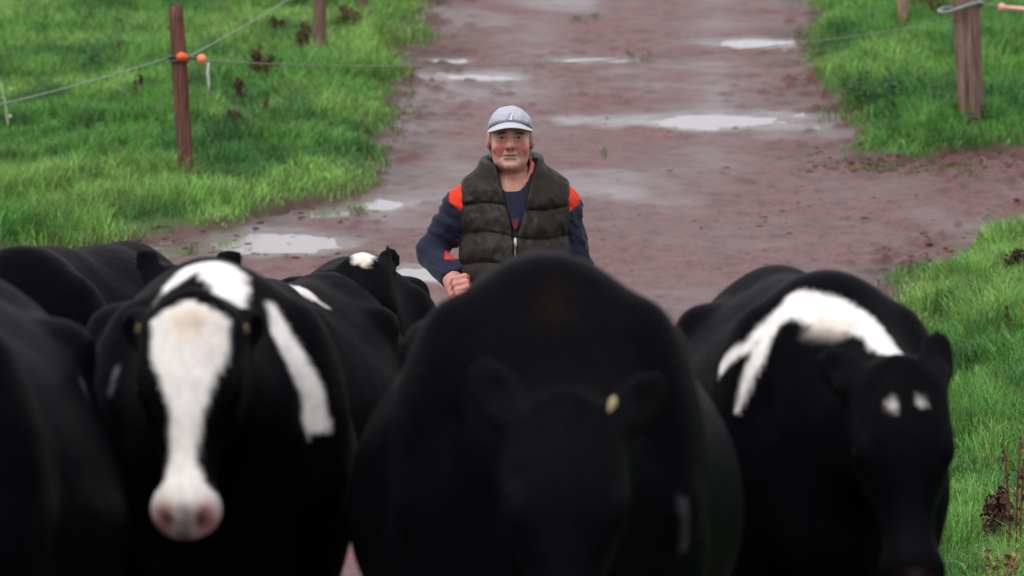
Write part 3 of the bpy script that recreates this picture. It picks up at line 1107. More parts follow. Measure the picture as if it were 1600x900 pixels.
# ------------------------------------------------------------------ the man
def man():
    root = empty('person', (0.0, 20.0, float(base_z(20.0)) - 0.024))
    tag(root, 'man in a pale grey cap and dark quilted vest walking behind the cows', 'person')
    zoff = -float(base_z(20.0)) + 0.02
    HC = np.array([-.006, -.005, 1.632], np.float32)     # centre of the head
    # arms: shoulder, elbow, wrist
    L = [(-.185, .03, 1.392), (-.292, .085, 1.22), (-.212, -.085, 1.115)]
    Rr = [(.178, .045, 1.392), (.243, .07, 1.165), (.272, -.01, .93)]
    grip = np.array([-.172, -.150, 1.092])
    sax = np.array([.22, -.50, -.84])
    sax = sax / np.linalg.norm(sax)

    def torso(p):
        sym = p.copy()
        sym[:, 0] = np.abs(sym[:, 0] - .010)
        d = S.ell(p, (.010, .01, 1.26), (.175, .125, .26))
        d = smin(d, S.ell(p, (.010, -.02, 1.07), (.178, .15, .21)), .1)
        d = smin(d, S.ell(p, (.010, .02, .90), (.175, .13, .15)), .08)
        d = smin(d, S.cone(sym, (.0, .03, 1.44), (.152, .03, 1.385), .075, .063), .06)
        return d

    def hand(p, pts, flip=1):
        pass

    # finger chains of the right hand, closed round the stick
    e1 = np.cross(sax, np.array([0, 0, 1.0]))
    e1 /= np.linalg.norm(e1)
    e2 = np.cross(sax, e1)
    away = np.array(L[2]) - grip
    away = away - sax * np.dot(away, sax)
    away /= np.linalg.norm(away)
    side = np.cross(sax, away)
    if side[1] > 0:
        side = -side                       # back of the hand towards the viewer
    def circ(t, r, s):
        return grip + sax * s + r * (math.cos(t) * away + math.sin(t) * side)
    fingers = []
    for k, (s, ln) in enumerate([(-.036, 1.0), (-.012, 1.08), (.012, 1.0), (.034, .85)]):
        rad = [.0125, .0118, .0112, .0100]
        if k == 3:
            rad = [r * .88 for r in rad]
        pts = [circ(math.radians(30), .044, s), circ(math.radians(95), .036 * (1 + .1 * (k % 2)), s), circ(math.radians(170), .027, s), circ(math.radians(250), .023, s)]
        fingers.append((pts, rad))
    thumb = ([circ(math.radians(-15), .046, -.046), circ(math.radians(-60), .036, -.058), circ(math.radians(-115), .028, -.048)], [.0155, .0138, .0115])

    def body(p):
        h = p - HC
        hs = h.copy()
        hs[:, 0] = np.abs(hs[:, 0])
        d = torso(p) + .004
        # neck
        d = smin(d, S.cone(p, (0, .040, 1.55), (.006, .035, 1.40), .054, .068), .025)
        # arms and legs
        for A_ in (L, Rr):
            d = smin(d, S.chain(p, A_, [.056, .045, .030], .01), .04)
        for s in (-1, 1):
            d = smin(d, S.chain(p, [(s * .09 + .01, .02, .88), (s * .105 + .01, -.01 - s * .06, .48), (s * .11 + .01, .03 - s * .10, .09)], [.088, .058, .042], .03), .05)
            d = smin(d, S.cone(p, (s * .11 + .01, .04 - s * .10, .05), (s * .125 + .01, -.14 - s * .10, .035), .042, .034), .03)
        # gripping hand: palm, fingers, thumb
        wr = np.array(L[2])
        pc = circ(math.radians(10), .040, 0)
        d = smin(d, S.cone(p, wr, pc, .030, .031), .03)
        d = smin(d, S.cone(p, circ(math.radians(12), .043, -.033), circ(math.radians(12), .043, .031), .021), .02)
        for pts, rad in fingers:
            d = smin(d, S.chain(p, pts, rad, .004), .007)
        d = smin(d, S.chain(p, thumb[0], thumb[1], .004), .010)
        # hanging hand
        w2 = np.array(Rr[2])
        d = smin(d, S.ell(p, w2 + np.array([0, -.01, -.075]), (.018, .042, .055)), .03)
        for k in range(4):
            y0 = w2[1] - .04 + .02 * k
            ln = [.062, .07, .068, .052][k]
            a = (w2[0], y0, w2[2] - .115)
            b_ = (w2[0] - .006, y0 - .004, a[2] - ln * .5)
            c = (w2[0] - .022, y0 - .004, a[2] - ln)
            d = smin(d, S.chain(p, [a, b_, c], [.0100, .0092, .0078], .004), .006)
        d = smin(d, S.chain(p, [(w2[0], w2[1] - .03, w2[2] - .05), (w2[0] - .01, w2[1] - .062, w2[2] - .085), (w2[0] - .02, w2[1] - .068, w2[2] - .115)], [.013, .011, .009], .004), .012)
        # head
        m = (np.abs(h) < np.array([.2, .2, .25], np.float32)).all(1)
        if m.any():
            q, s_ = h[m], hs[m]
            g = S.ell(q, (0, .012, .03), (.0735, .097, .088))
            g = smin(g, S.ell(q, (0, -.022, -.026), (.066, .070, .086)), .03)
            g = smin(g, S.ell(q, (0, -.030, -.080), (.046, .054, .038)), .03)
            g = smin(g, S.ell(s_, (.037, -.024, -.064), (.023, .042, .034)), .022)
            g = smin(g, S.ell(q, (0, -.079, -.093), (.025, .020, .018)), .025)
            g = smin(g, S.ell(q, (0, -.012, -.108), (.040, .034, .022)), .025)
            g = smin(g, S.ell(s_, (.042, -.068, -.030), (.024, .020, .022)), .025)
            g = smin(g, S.cone(q, (-.040, -.085, .025), (.040, -.085, .025), .0120), .014)
            g = smax(g, -S.ell(s_, (.032, -.100, .005), (.021, .022, .0145)), .012)
            g = smin(g, S.ell(s_, (.031, -.0715, .007), (.0165, .0140, .0125)), .008)
            g = smax(g, -S.cone(s_, (.021, -.0905, .0055), (.041, -.0870, .0045), .0028), .004)
            g = smin(g, S.cone(q, (0, -.088, .014), (0, -.118, -.024), .0092, .0142), .012)
            g = smin(g, S.ell(s_, (.0155, -.102, -.031), (.0095, .012, .0085)), .008)
            g = smax(g, -S.ell(s_, (.008, -.108, -.0405), (.0042, .007, .003)), .004)
            g = smin(g, S.cone(q, (-.019, -.0915, -.0540), (.019, -.0915, -.0540), .0062), .008)
            g = smin(g, S.cone(q, (-.016, -.0905, -.0675), (.016, -.0905, -.0675), .0070), .008)
            g = smax(g, -S.chain(q, [(-.025, -.092, -.0630), (0, -.1005, -.0607), (.025, -.092, -.0630)], [.0022, .0028, .0022]), .004)
            g = smax(g, -S.cone(s_, (.020, -.103, -.028), (.034, -.088, -.066), .0058, .0044), .010)
            g = smax(g, -S.cone(s_, (.018, -.097, -.010), (.046, -.086, -.013), .0032), .008)
            g = smax(g, -S.cone(q, (-.02, -.096, -.080), (.02, -.096, -.080), .0045), .012)
            g = g + (fbm(q[:, 0] * 85 + 7, q[:, 2] * 70 + q[:, 1] * 40, 3, 55) - .5) * .0040
            ea = S.ell(s_, (.079, .012, -.004), (.011, .021, .034))
            ea = smax(ea, -S.ell(s_, (.091, .004, .002), (.007, .011, .020)), .006)
            g = smin(g, ea, .008)
            d[m] = smin(d[m], g, .018)
        return d
    ax = axis([(-.42, -.30, .008), (-.30, -.15, .004), (-.15, -.095, .006), (-.095, .085, .0026), (.085, .42, .008)])
    ay = axis([(-.30, -.21, .008), (-.21, -.06, .0030), (-.06, .26, .007)])
    az = axis([(-.02, .95, .012), (.95, 1.02, .008), (1.02, 1.16, .004), (1.16, 1.46, .008), (1.46, 1.77, .0028)])
    v, fc = polygonise(body, ax, ay, az)
    h = v - HC
    col = np.tile(np.array([.64, .345, .27]), (len(v), 1))

    def lay(m, c):
        nonlocal col
        col = col * (1 - m[:, None]) + np.asarray(c) * m[:, None]
    hx = np.abs(h[:, 0])
    front = h[:, 1] < -.02
    hd = (h[:, 2] > -.16)
    blot = 0.65 + 0.7 * fbm(v[:, 0] * 60, v[:, 2] * 60, 3, 61)
    lay(np.clip(hd * front * np.exp(-(((hx - .045) / .024) ** 2 + ((h[:, 2] + .032 + (hx - .045) * .4) / .024) ** 2)) * .85 * blot, 0, 1), (.55, .11, .095))
    lay(np.clip(hd * front * np.exp(-((hx / .017) ** 2 + ((h[:, 2] + .030) / .022) ** 2)) * .75 * blot, 0, 1), (.58, .19, .15))
    lay(hd * front * np.exp(-((hx / .05) ** 2 + ((h[:, 2] + .092) / .026) ** 2)) * .12, (.33, .22, .18))
    lay(hd * front * np.exp(-((hx / .025) ** 2 + ((h[:, 2] + .0615) / .0060) ** 2)) * .6, (.36, .11, .10))
    lay(hd * front * np.exp(-((hx / .027) ** 2 + ((h[:, 2] + .0617) / .0036) ** 2)) * .95, (.09, .03, .03))
    lay(hd * front * np.exp(-(((hx - .009) / .007) ** 2 + ((h[:, 2] + .041) / .0045) ** 2)) * .7, (.14, .05, .045))
    lay(hd * front * np.exp(-(((hx - .012 - (-.028 - h[:, 2]) * .42 - .008) / .0035) ** 2)) * (h[:, 2] < -.026) * (h[:, 2] > -.068) * .6, (.34, .13, .10))  # crease shade painted into the skin: nose folds, eye bags, forehead line
    lay(hd * front * np.exp(-(((hx - .032) / .016) ** 2 + ((h[:, 2] + .0105 + (hx - .032) ** 2 * -14) / .0022) ** 2)) * .6, (.34, .14, .115))
    lay(hd * front * (hx < .045) * np.exp(-((h[:, 2] - .036 - .002 * np.sin(hx * 120)) / .0018) ** 2) * .4, (.36, .15, .12))
    lay(hd * front * np.exp(-((h[:, 2] + .1115) / .006) ** 2) * .5 * (hx < .05), (.30, .13, .09))  # shade line under the chin, painted on
    lay(np.clip(hd * front * np.exp(-(((hx - .033) / .019) ** 2 + ((h[:, 2] - .0225 + (hx - .03) * .18) / .0075) ** 2)) * 1.25 * (.6 + .5 * blot), 0, .95), (.085, .060, .048))
    lay(hd * front * np.exp(-(((hx - .031) / .017) ** 2 + ((h[:, 2] - .005) / .0036) ** 2)) * .8, (.07, .03, .028))
    lay(hd * front * np.exp(-(((hx - .031) / .019) ** 2 + ((h[:, 2] + .007) / .007) ** 2)) * .55, (.34, .12, .10))
    lay(hd * front * np.exp(-(((hx - .031) / .020) ** 2 + ((h[:, 2] - .012) / .008) ** 2)) * .35, (.36, .15, .12))  # brow shadow above the eyes, painted into the skin colour
    lay(((h[:, 2] < -.112) & (h[:, 2] > -.3) & (hx < .1)) * (.35 + .5 * fbm(v[:, 0] * 70, v[:, 2] * 24, 3, 66)), (.36, .15, .10))  # neck shading painted in: darker, streaked skin below the chin
    lay(np.clip(hd * (hx > .074) * .6 * (h[:, 2] < .04), 0, 1), (.52, .16, .13))
    lay(((v[:, 2] > 1.02) & (v[:, 2] < 1.15) & (v[:, 0] < -.13)) * .55 * blot.clip(0, 1.3), (.50, .17, .14))
    mesh_np('body', v, fc, M_SKIN, root, cols=col)
    for s in (-1, 1):
        e = MB()
        c = HC + np.array([s * .031, -.0767, .0052])
        e.ball(c, (.0120, .0105, .0055), (.20, .17, .155), 14, 10)
        e.ball(c + np.array([0, -.0068, 0]), (.0055, .0046, .0048), (.03, .025, .022), 10, 8)
        e.build('eye', M_EYE, root)

    # hair, short at the sides and the back
    def hair(p):
        q = p - HC
        qs = q.copy()
        qs[:, 0] = np.abs(qs[:, 0])
        g = S.ell(q, (0, .016, .03), (.0785, .0985, .090))
        g = smin(g, S.ell(qs, (.062, .05, -.03), (.018, .045, .05)), .02)
        g = smin(g, S.ell(qs, (.0705, -.018, .004), (.006, .012, .036)), .008)
        cut = np.maximum(.012 - q[:, 1] - .022 * np.clip((q[:, 2] + .03) / .03, 0, 1), -.075 - q[:, 2])
        cut = np.minimum(cut, np.maximum(np.maximum(-.034 - q[:, 1], -.02 - q[:, 2]), .05 - qs[:, 0]))
        n_ = (fbm(p[:, 0] * 150 + p[:, 1] * 90, p[:, 2] * 60, 2, 71) - .5) * .006
        return smax(g + n_, np.maximum(cut, q[:, 2] - .06), .006)
    v, fc = polygonise(hair, axis([(-.1, .1, .0032)]), axis([(-.07, .13, .0036)]), axis([(1.53, 1.69, .0032)]))
    mesh_np('hair', v, fc, M_HAIR, root, cols=np.tile([.24, .21, .19], (len(v), 1)) * rng.uniform(.7, 1.3, (len(v), 1)))

    # cap: crown with panels, peak, badge
    CT = HC + np.array([0, .006, .041], np.float32)

    def crown(p):
        q = p - CT
        q = q * np.array([1, 1, 1], np.float32)
        ang = np.arctan2(q[:, 0], -q[:, 1])
        seam = np.minimum(np.abs(np.sin(ang * 3)), 1)
        g = S.ell(q, (0, .004, -.016), (.0815, .104, .090)) + .0018 * np.exp(-(seam / .06) ** 2)
        g = smin(g, S.ell(q, (0, -.035, .010), (.066, .062, .064)), .03)
        g = g + (fbm(p[:, 0] * 30 + p[:, 1] * 22, p[:, 2] * 32, 3, 73) - .5) * .011
        low = -(q[:, 2] + .014 + q[:, 1] * .34 + .16 * q[:, 0] ** 2 / .08 * 0)
        inner_ = S.ell(q, (0, .004, -.012), (.078, .094, .088))
        return smax(smax(g, low, .004), -inner_, .003)
    v, fc = polygonise(crown, axis([(-.10, .10, .0032)]), axis([(-.125, .13, .0034)]), axis([(1.635, 1.785, .0032)]))
    q = v - CT
    cc_ = np.tile([.45, .47, .53], (len(v), 1))
    band = sstep(.006, .0035, np.abs(q[:, 2] + .0095 + q[:, 1] * .34)) * .55
    cc_ = cc_ * (1 - band[:, None]) + np.array([.06, .065, .09]) * band[:, None]
    cap = mesh_np('cap', v, fc, M_CAP, root, cols=cc_)
    pk = MB()
    nu, nv = 22, 8
    vs = []
    for lay_ in (0, 1):
        for i in range(nu + 1):
            a = math.radians(-78 + 156 * i / nu)
            for j in range(nv + 1):
                t = j / nv
                r0x, r0y = .0805, .100
                ext = .080 * (math.cos(a) ** .6 if math.cos(a) > 0 else 0)
                x = math.sin(a) * (r0x + .004 * t)
                y = -math.cos(a) * r0y - ext * t + .004
                z = .021 - .019 * t * max(0, math.cos(a)) - 4.4 * x * x + .03 * x * t - lay_ * .0035
                vs.append(CT + np.array([x, y, z]))
    m_ = (nu + 1) * (nv + 1)
    fs = []
    for i in range(nu):
        for j in range(nv):
            a0 = i * (nv + 1) + j
            fs.append((a0, a0 + 1, a0 + nv + 2, a0 + nv + 1))
            fs.append((m_ + a0, m_ + a0 + nv + 1, m_ + a0 + nv + 2, m_ + a0 + 1))
        a0 = i * (nv + 1) + nv
        fs.append((a0, m_ + a0, m_ + a0 + nv + 1, a0 + nv + 1))
    pk.add(vs, fs, (.50, .52, .57))
    pk.build('peak', M_CAP, cap)
    # slanted blue and white badge on the front of the cap
    bd = MB()
    for (pts, c) in ((((-.016, .030), (-.004, .052), (.004, .055), (.012, .032), (.004, .026)), (.36, .41, .60)),
                     (((-.002, .028), (.006, .054), (.0095, .050), (.004, .027)), (.80, .80, .84))):
        fr = []
        for (x, z) in pts:
            yy = -.035 - .060 * math.sqrt(max(0, 1 - (x / .066) ** 2 - ((z - .020) / .068) ** 2)) - (.0095 if c[0] < .5 else .0115)
            fr.append(CT + np.array([x, yy, z]))
        bk = [p + np.array([0, .004, 0]) for p in fr]
        n_ = len(pts)
        bd.add(fr + bk, [tuple(range(n_)), tuple(range(n_, 2 * n_))[::-1]] + [(i, n_ + i, n_ + (i + 1) % n_, (i + 1) % n_) for i in range(n_)], c)
    bd.build('badge', M_CAP, cap, smooth=False)

    # navy sweatshirt with red shoulder panels
    def wr(p, s):
        return (fbm(p[:, 0] * 22 + p[:, 1] * 16 + 9, p[:, 2] * 38 + p[:, 0] * 15, 3, s) - .5)

    def sweat(p):
        d = torso(p) - .010
        cutb = .93 - p[:, 2]
        d = np.maximum(d, cutb)
        for A_, end in ((L, .035), (Rr, .03)):
            a = smin(S.cone(p, A_[0], A_[1], .066, .055), S.cone(p, A_[1], A_[2], .055, .043), .02)
            d = smin(d, a, .05)
            w3 = np.array(A_[2], np.float32)
            dr = np.array(A_[2]) - np.array(A_[1])
            dr = (dr / np.linalg.norm(dr)).astype(np.float32)
            cut = (p - w3) @ dr + .012
            nearw = np.linalg.norm(p - w3, axis=1) < .12
            d = np.where(nearw, smax(d, cut, .012), d)
        d = smin(d, S.cone(p, (.004, .022, 1.425), (.006, .03, 1.39), .068, .082), .03)
        d = d + wr(p, 81) * .024 * np.clip((np.hypot(p[:, 0], p[:, 2] - 1.47) - .07) / .06, 0, 1)
        # neck opening
        d = smax(d, -S.cone(p, (.0, -.045, 1.60), (.002, -.03, 1.462), .062), .008)
        d = smax(d, -S.cone(p, (.0, .035, 1.62), (.004, .03, 1.495), .082), .008)
        return d
    v, fc = polygonise(sweat, axis([(-.40, .42, .0052)]), axis([(-.22, .24, .0065)]), axis([(.90, 1.53, .0052)]))
    xr = v[:, 0] - .010
    red = sstep(.004, -.004, np.abs(xr) - .238) * sstep(1.368, 1.376, v[:, 2] - np.maximum(np.abs(xr) - .20, 0) * .9 + (v[:, 1] + .05) * .12) * (np.abs(xr) > .13)
    red2 = ((v[:, 0] < -.15) & (v[:, 0] > -.245) & (v[:, 2] > 1.195) & (v[:, 2] < 1.222) & (v[:, 1] < .05)) * 1.0
    red = np.maximum(red, red2)
    cs = np.tile([.020, .022, .045], (len(v), 1))
    cs = cs * (1 - red[:, None]) + np.array([.70, .045, .022]) * red[:, None]
    sw_ = mesh_np('sweatshirt', v, fc, M_CLOTH, root, cols=cs)
    # dull red crest printed on the chest
    cr = MB()
    xs_, zs_ = .012, 1.325
    sh = [(-.010, .016), (.010, .016), (.011, 0), (.006, -.014), (0, -.02), (-.006, -.014), (-.011, 0)]
    yv = -.140
    cr.add([(xs_ + a, yv, zs_ + b_) for a, b_ in sh] + [(xs_ + a, yv + .012, zs_ + b_) for a, b_ in sh],
           [tuple(range(7)), tuple(range(7, 14))[::-1]] + [(i, 7 + i, 7 + (i + 1) % 7, (i + 1) % 7) for i in range(7)], (.16, .03, .04))
    cr.build('crest', M_CLOTH, sw_, smooth=False)

    # coral shirt collar at the neck
    sc = MB()
    sc.tube([(.066, .045, 1.560), (.073, .02, 1.553), (.074, -.005, 1.535), (.069, -.027, 1.510), (.059, -.047, 1.483), (.046, -.062, 1.460)],
            [.008, .0085, .009, .009, .0085, .007], 8, (.72, .20, .16))
    sc.build('shirt_collar', M_CLOTH, root)

    # quilted vest
    SEAM = [1.385, 1.280, 1.172, 1.068, .965]

    def vest(p):
        t_ = torso(p)
        z = p[:, 2] + .012 * np.sin(p[:, 0] * 18) + .02 * p[:, 0]
        puff = np.full(len(p), .030, np.float32)
        near_ = np.full(len(p), 1.0, np.float32)
        for s in SEAM:
            near_ = np.minimum(near_, np.abs(z - s))
        puff = .016 + .021 * np.sqrt(np.clip(near_ / .052, 0, 1)) * (1 - .25 * np.clip(near_ / .06, 0, 1))
        crease = (fbm(p[:, 0] * 26, p[:, 2] * 13 + p[:, 1] * 18, 3, 91) - .5) * .018 * np.clip(near_ / .02, .3, 1) + (fbm(p[:, 0] * 75 + p[:, 1] * 40, p[:, 2] * 14, 2, 92) - .5) * .010 * np.clip(1.3 - near_ / .035, 0, 1)
        d = t_ - puff + crease
        # shoulders and collar
        sym = p.copy()
        sym[:, 0] = np.abs(sym[:, 0] - .008)
        d = smin(d, S.cone(sym, (.05, .035, 1.50), (.180, .035, 1.425), .050, .043), .05)
        cx_, cy_ = .002, .030
        tz = np.clip((p[:, 2] - 1.44) / .14, 0, 1)
        rx = .098 + np.where(p[:, 0] > 0, .002, .016) * tz
        ry = .096 + .020 * tz
        rad = np.sqrt(((p[:, 0] - cx_) / rx) ** 2 + ((p[:, 1] - cy_) / ry) ** 2)
        ring = np.abs(rad - 1) * .098 - .014 - .004 * np.cos((p[:, 2] - 1.5) * 75)
        top = p[:, 2] - (1.562 + .20 * (p[:, 1] - .03) + .05 * p[:, 0])
        ring = smax(smax(ring, top, .014), 1.42 - p[:, 2], .01)
        # the collar stands open in front: an opening that widens upwards
        d = smin(d, ring, .03)
        front_ = p[:, 1] < .0
        vw = (p[:, 2] - 1.262) * .255
        xx = np.abs(p[:, 0] - .012 - .01 * (p[:, 2] - 1.3))
        wedge = np.where(front_ & (p[:, 2] > 1.262), xx - vw, .05)
        zipg = np.where(front_, np.hypot(np.maximum(xx, 0), 0) - .0035, .05)
        d = np.where(front_, smax(d, -wedge, .012), d)
        d = np.where(front_ & (p[:, 2] < 1.28), smax(d, np.minimum(-(zipg), .02) - .0 + np.where(t_ > .012, 0, -.05), .010), d)
        # the hollow in front of the neck
        d = smax(d, -S.cone(p, (.0, .0, 1.66), (.004, -.008, 1.47), .080, .060), .012)
        # armholes and hem
        arm = np.abs(p[:, 0] - .012) - (.198 + .012 * np.clip((1.40 - p[:, 2]) / .25, 0, 1) - .012 * np.clip((1.1 - p[:, 2]) / .1, 0, 1))
        d = smax(d, arm, .022)
        d = smax(d, .925 - p[:, 2], .02)
        return d
    v, fc = polygonise(vest, axis([(-.26, .28, .0048)]), axis([(-.26, .25, .0055)]), axis([(.90, 1.62, .0045)]), slack=2.2)
    cv = np.tile([.0150, .0108, .0072], (len(v), 1))
    mesh_v = mesh_np('vest', v, fc, M_VEST, root, cols=cv)
    z = MB()
    pts = [(.012, -.209, 1.05), (.012, -.203, 1.12), (.012, -.190, 1.19), (.012, -.176, 1.262)]
    z.tube(pts, .0045, 6, (.03, .028, .028))
    z.build('zip', M_METAL, mesh_v)
    z = MB()
    z.tube([(.012, -.186, 1.275), (.012, -.192, 1.262), (.013, -.196, 1.246)], [.005, .006, .0045], 8, (.45, .44, .44))
    z.build('zip_pull', M_METAL, mesh_v)

    # trousers and boots, behind the cows from here
    def trous(p):
        d = np.maximum(torso(p) - .016, p[:, 2] - 1.0)
        for s in (-1, 1):
            d = smin(d, S.chain(p, [(s * .09 + .01, .02, .86), (s * .105 + .01, -.01 - s * .06, .48), (s * .11 + .01, .03 - s * .10, .12)], [.112, .085, .072], .03), .04)
        d = smax(d, .16 - p[:, 2], .01)
        return d + wr(p, 95) * .02
    v, fc = polygonise(trous, axis([(-.26, .28, .012)]), axis([(-.2, .22, .012)]), axis([(.12, 1.03, .012)]))
    mesh_np('trousers', v, fc, M_CLOTH, root, cols=np.tile([.025, .027, .035], (len(v), 1)))
    for s in (-1, 1):
        def boot(p):
            a = S.cone(p, (s * .11 + .01, .035 - s * .10, .30), (s * .11 + .01, .035 - s * .10, .06), .066, .056)
            a = smin(a, S.cone(p, (s * .11 + .01, .04 - s * .10, .055), (s * .128 + .01, -.155 - s * .10, .048), .054, .048), .03)
            return smax(smax(a, .012 - p[:, 2], .008), p[:, 2] - .32, .01)
        v, fc = polygonise(boot, axis([(s * .11 - .1, s * .11 + .13, .008)]), axis([(-.36, .26, .008)]), axis([(-.01, .36, .008)]))
        mesh_np('boot', v, fc, M_RUBBER, root, cols=np.tile([.02, .025, .018], (len(v), 1)))
    # the stick in his hand
    st = MB()
    g = grip + np.array([0, 20.0, float(root.location.z)])
    lowp = g + sax * (1.0)
    st.tube([g - sax * .012, g, g + sax * .5, lowp], [.0095, .0095, .0085, .007], 10, (.78, .76, .74))
    tag(st.build('stick', M_PLASTIC), "thin white stick held in the man's bent arm", 'stick')


man()


# ------------------------------------------------------------------ fences
def post(label, px, py, hgt, r, lean, cat='fence post', col=(.15, .075, .055), n=14, rings=14, group=None, split=0.0):
    X, Y = gpr(px, py)
    z0 = ground_z(X, Y) - .12
    root = empty('fence_post', (X, Y, z0))
    tag(root, label, cat, group)
    mb = MB()
    vs, fs = [], []
    rs = np.random.default_rng(int(px))
    ph = rs.uniform(0, 6.28, 4)
    H = hgt + .12
    for j in range(rings + 1):
        t = j / rings
        for i in range(n):
            a = 2 * math.pi * i / n
            k = 1 + .05 * math.sin(2 * a + ph[0] + t) + .04 * math.sin(3 * a + ph[1] + 2 * t) + split * .35 * math.sin(5 * a + ph[2] + t * 1.1) + .03 * math.sin(t * 9 + ph[3])
            k *= 1 - .06 * t
            if split:
                for (a0, w0, dp) in ((-1.75, .16, .22), (-1.0, .12, .15), (-2.5, .14, .13), (.4, .2, .2)):
                    da = (a - a0 - .12 * math.sin(t * 7 + a0) + math.pi) % (2 * math.pi) - math.pi
                    k -= dp * math.exp(-(da / w0) ** 2) * (.6 + .4 * math.sin(t * 5 + a0 * 3))
            vs.append((lean[0] * t * H + math.cos(a) * r * k, lean[1] * t * H + math.sin(a) * r * k, t * H + (.012 * math.sin(a * 2 + ph[1]) if j == rings else 0)))
    for j in range(rings):
        for i in range(n):
            i2 = (i + 1) % n
            fs.append((j * n + i, j * n + i2, (j + 1) * n + i2, (j + 1) * n + i))
    fs.append(tuple(rings * n + i for i in range(n)))
    mb.add(vs, fs, col)
    mb.build('pole', M_WOOD, root)
    return root, (X, Y, z0)


POSTC = (.155, .070, .052)
p1, P1 = post('reddish brown round post leaning left in the left field, carrying an orange gate handle', 294, 283, .955, .047, (-.06, 0), col=POSTC)
p2, P2 = post('dim brown post farther up the left fence, its top out of the picture', 499, 84, 1.0, .048, (.01, 0), col=(.19, .12, .09), group=None)
p3, P3 = post('farthest post of the left fence, only its foot at the top edge', 566, 36, 1.0, .045, (0, 0), col=(.17, .10, .08))
p4, P4 = post('thick weathered grey-brown strainer post at the right of the track', 1519, 200, 1.15, .080, (-.055, 0), col=(.21, .135, .105), split=.2, n=64, rings=26)
p5, P5 = post('small distant post on the right verge, cut by the top edge', 1411, 50, 1.0, .042, (0, 0), col=(.30, .19, .14))


def sag_curve(a, b, sag, n=24):
    out = []
    for i in range(n + 1):
        t = i / n
        out.append((a[0] + (b[0] - a[0]) * t, a[1] + (b[1] - a[1]) * t, a[2] + (b[2] - a[2]) * t - sag * 4 * t * (1 - t)))
    return out


def wpt(P, h, lean, dx=0, dy=0):
    return (P[0] + lean * (h + .12) + dx, P[1] + dy, P[2] + .12 + h)


A1 = wpt(P1, .675, -.06, 0, -.052)
# rope: in from the left, round the post, on up the hill
rp = MB()
xe, ye, ze = at(-330, 222, 28.2)
rp.tube(sag_curve((xe, ye, ze), (A1[0] - .05, A1[1] + .03, A1[2]), .05), .0042, 6, (.26, .31, .24))
tag(rp.build('fence_rope', M_ROPE), 'pale rope sagging from the left edge to the leaning brown post', 'rope')
rp = MB()
rp.tube(sag_curve((A1[0] + .045, A1[1] + .06, A1[2]), wpt(P2, .50, .01, 0, -.05), .015) + sag_curve(wpt(P2, .50, .01, 0, .05), wpt(P3, .5, 0, 0, -.05), .01, 6), .0042, 6, (.26, .31, .25))
tag(rp.build('fence_rope', M_ROPE), 'pale rope rising from the leaning post to the dim post uphill', 'rope')

# gate handle on the leaning post: insulator, rod, orange knob
gh = empty('electric_gate', A1)
tag(gh, 'single thin wire gate across the muddy track, with an orange knobbed handle', 'gate')
p1_off = Vector(A1) - p1.location
ORG = (.85, .13, .035)
mb = MB()
ringp = [(math.cos(a) * .058 - .0, math.sin(a) * .058 + .052, .003 * math.sin(3 * a)) for a in [2 * math.pi * i / 20 for i in range(21)]]
mb.tube(ringp, .010, 8, (.03, .028, .028))
mb.tube([(p_[0], p_[1], p_[2] - .02) for p_ in ringp], .006, 8, (.12, .12, .11))
mb.build('strap', M_PLASTIC, p1).location = p1_off
mb = MB()
mb.ball((.018, -.022, .002), (.030, .024, .026), ORG)
mb.tube([(.018, -.02, .002), (.055, -.02, -.002)], [.016, .012], 10, ORG)
mb.build('insulator', M_PLASTIC, p1).location = p1_off
mb = MB()
mb.tube([(.05, -.02, -.001), (.12, -.02, -.010)], .0085, 8, (.10, .055, .05))
mb.build('grip', M_PLASTIC, gh)
mb = MB()
mb.ball((.128, -.02, -.011), (.027, .027, .028), (.92, .26, .14))
mb.build('knob', M_PLASTIC, gh)
mb = MB()
mb.tube([(.150, -.02, -.012), (.168, -.02, -.030), (.178, -.02, -.022), (.20, -.02, -.022)], .006, 6, (.12, .12, .12))
mb.build('hook', M_METAL, gh)
HOOK = (A1[0] + .20, A1[1] - .02, A1[2] - .022)
mb = MB()
mb.tube([(.165, -.02, -.030), (.160, -.022, -.09), (.168, -.02, -.15), (.163, -.02, -.205)], [.008, .009, .007, .003], 6, (.50, .55, .48))
mb.build('rope_tail', M_ROPE, gh)

# thin wire across the track to the strainer post
A4 = wpt(P4, .64, -.055, -.06, -.05)
wi = MB()
wi.tube(sag_curve(HOOK, A4, .12, 40), .0035, 6, (.22, .20, .17))
wi.build('wire', M_ROPE, gh).matrix_parent_inverse = Matrix.Translation(-Vector(A1))

# hose loop and pale handle on the strainer post
lp = MB()
zc = .715
lpts = []
for i in range(33):
    a = 2 * math.pi * i / 32
    lpts.append((wpt(P4, zc, -.055)[0] - .025 + math.cos(a) * .128, P4[1] + math.sin(a) * .105, P4[2] + .12 + zc + .022 * math.cos(a) - .012 * math.sin(a * 2)))
lp.tube(lpts, .0125, 8, (.20, .25, .23))
tag(lp.build('hose_loop', M_PLASTIC), 'grey-green hose looped round the top of the strainer post', 'hose')
hd = empty('electric_gate', wpt(P4, .715, -.055, .24, -.06))
tag(hd, 'wire gate running off the right edge, with a pale pink handle', 'gate')
mb = MB()
mb.tube([(-.045, 0, .006), (-.035, 0, .004), (-.02, 0, .0), (.0, 0, .0), (.14, .0, -.012), (.15, 0, -.012), (.165, 0, -.012)], [.020, .026, .026, .014, .015, .025, .024], 12, (.80, .42, .35))
mb.build('grip', M_PLASTIC, hd)
mb = MB()
mb.tube([(-.04, 0, .006), (-.09, 0, .02), (-.14, .02, .012)], .0045, 6, (.25, .27, .22))
mb.build('hook', M_METAL, hd)
rp = MB()
a_ = wpt(P4, .715, -.055, .40, -.06)
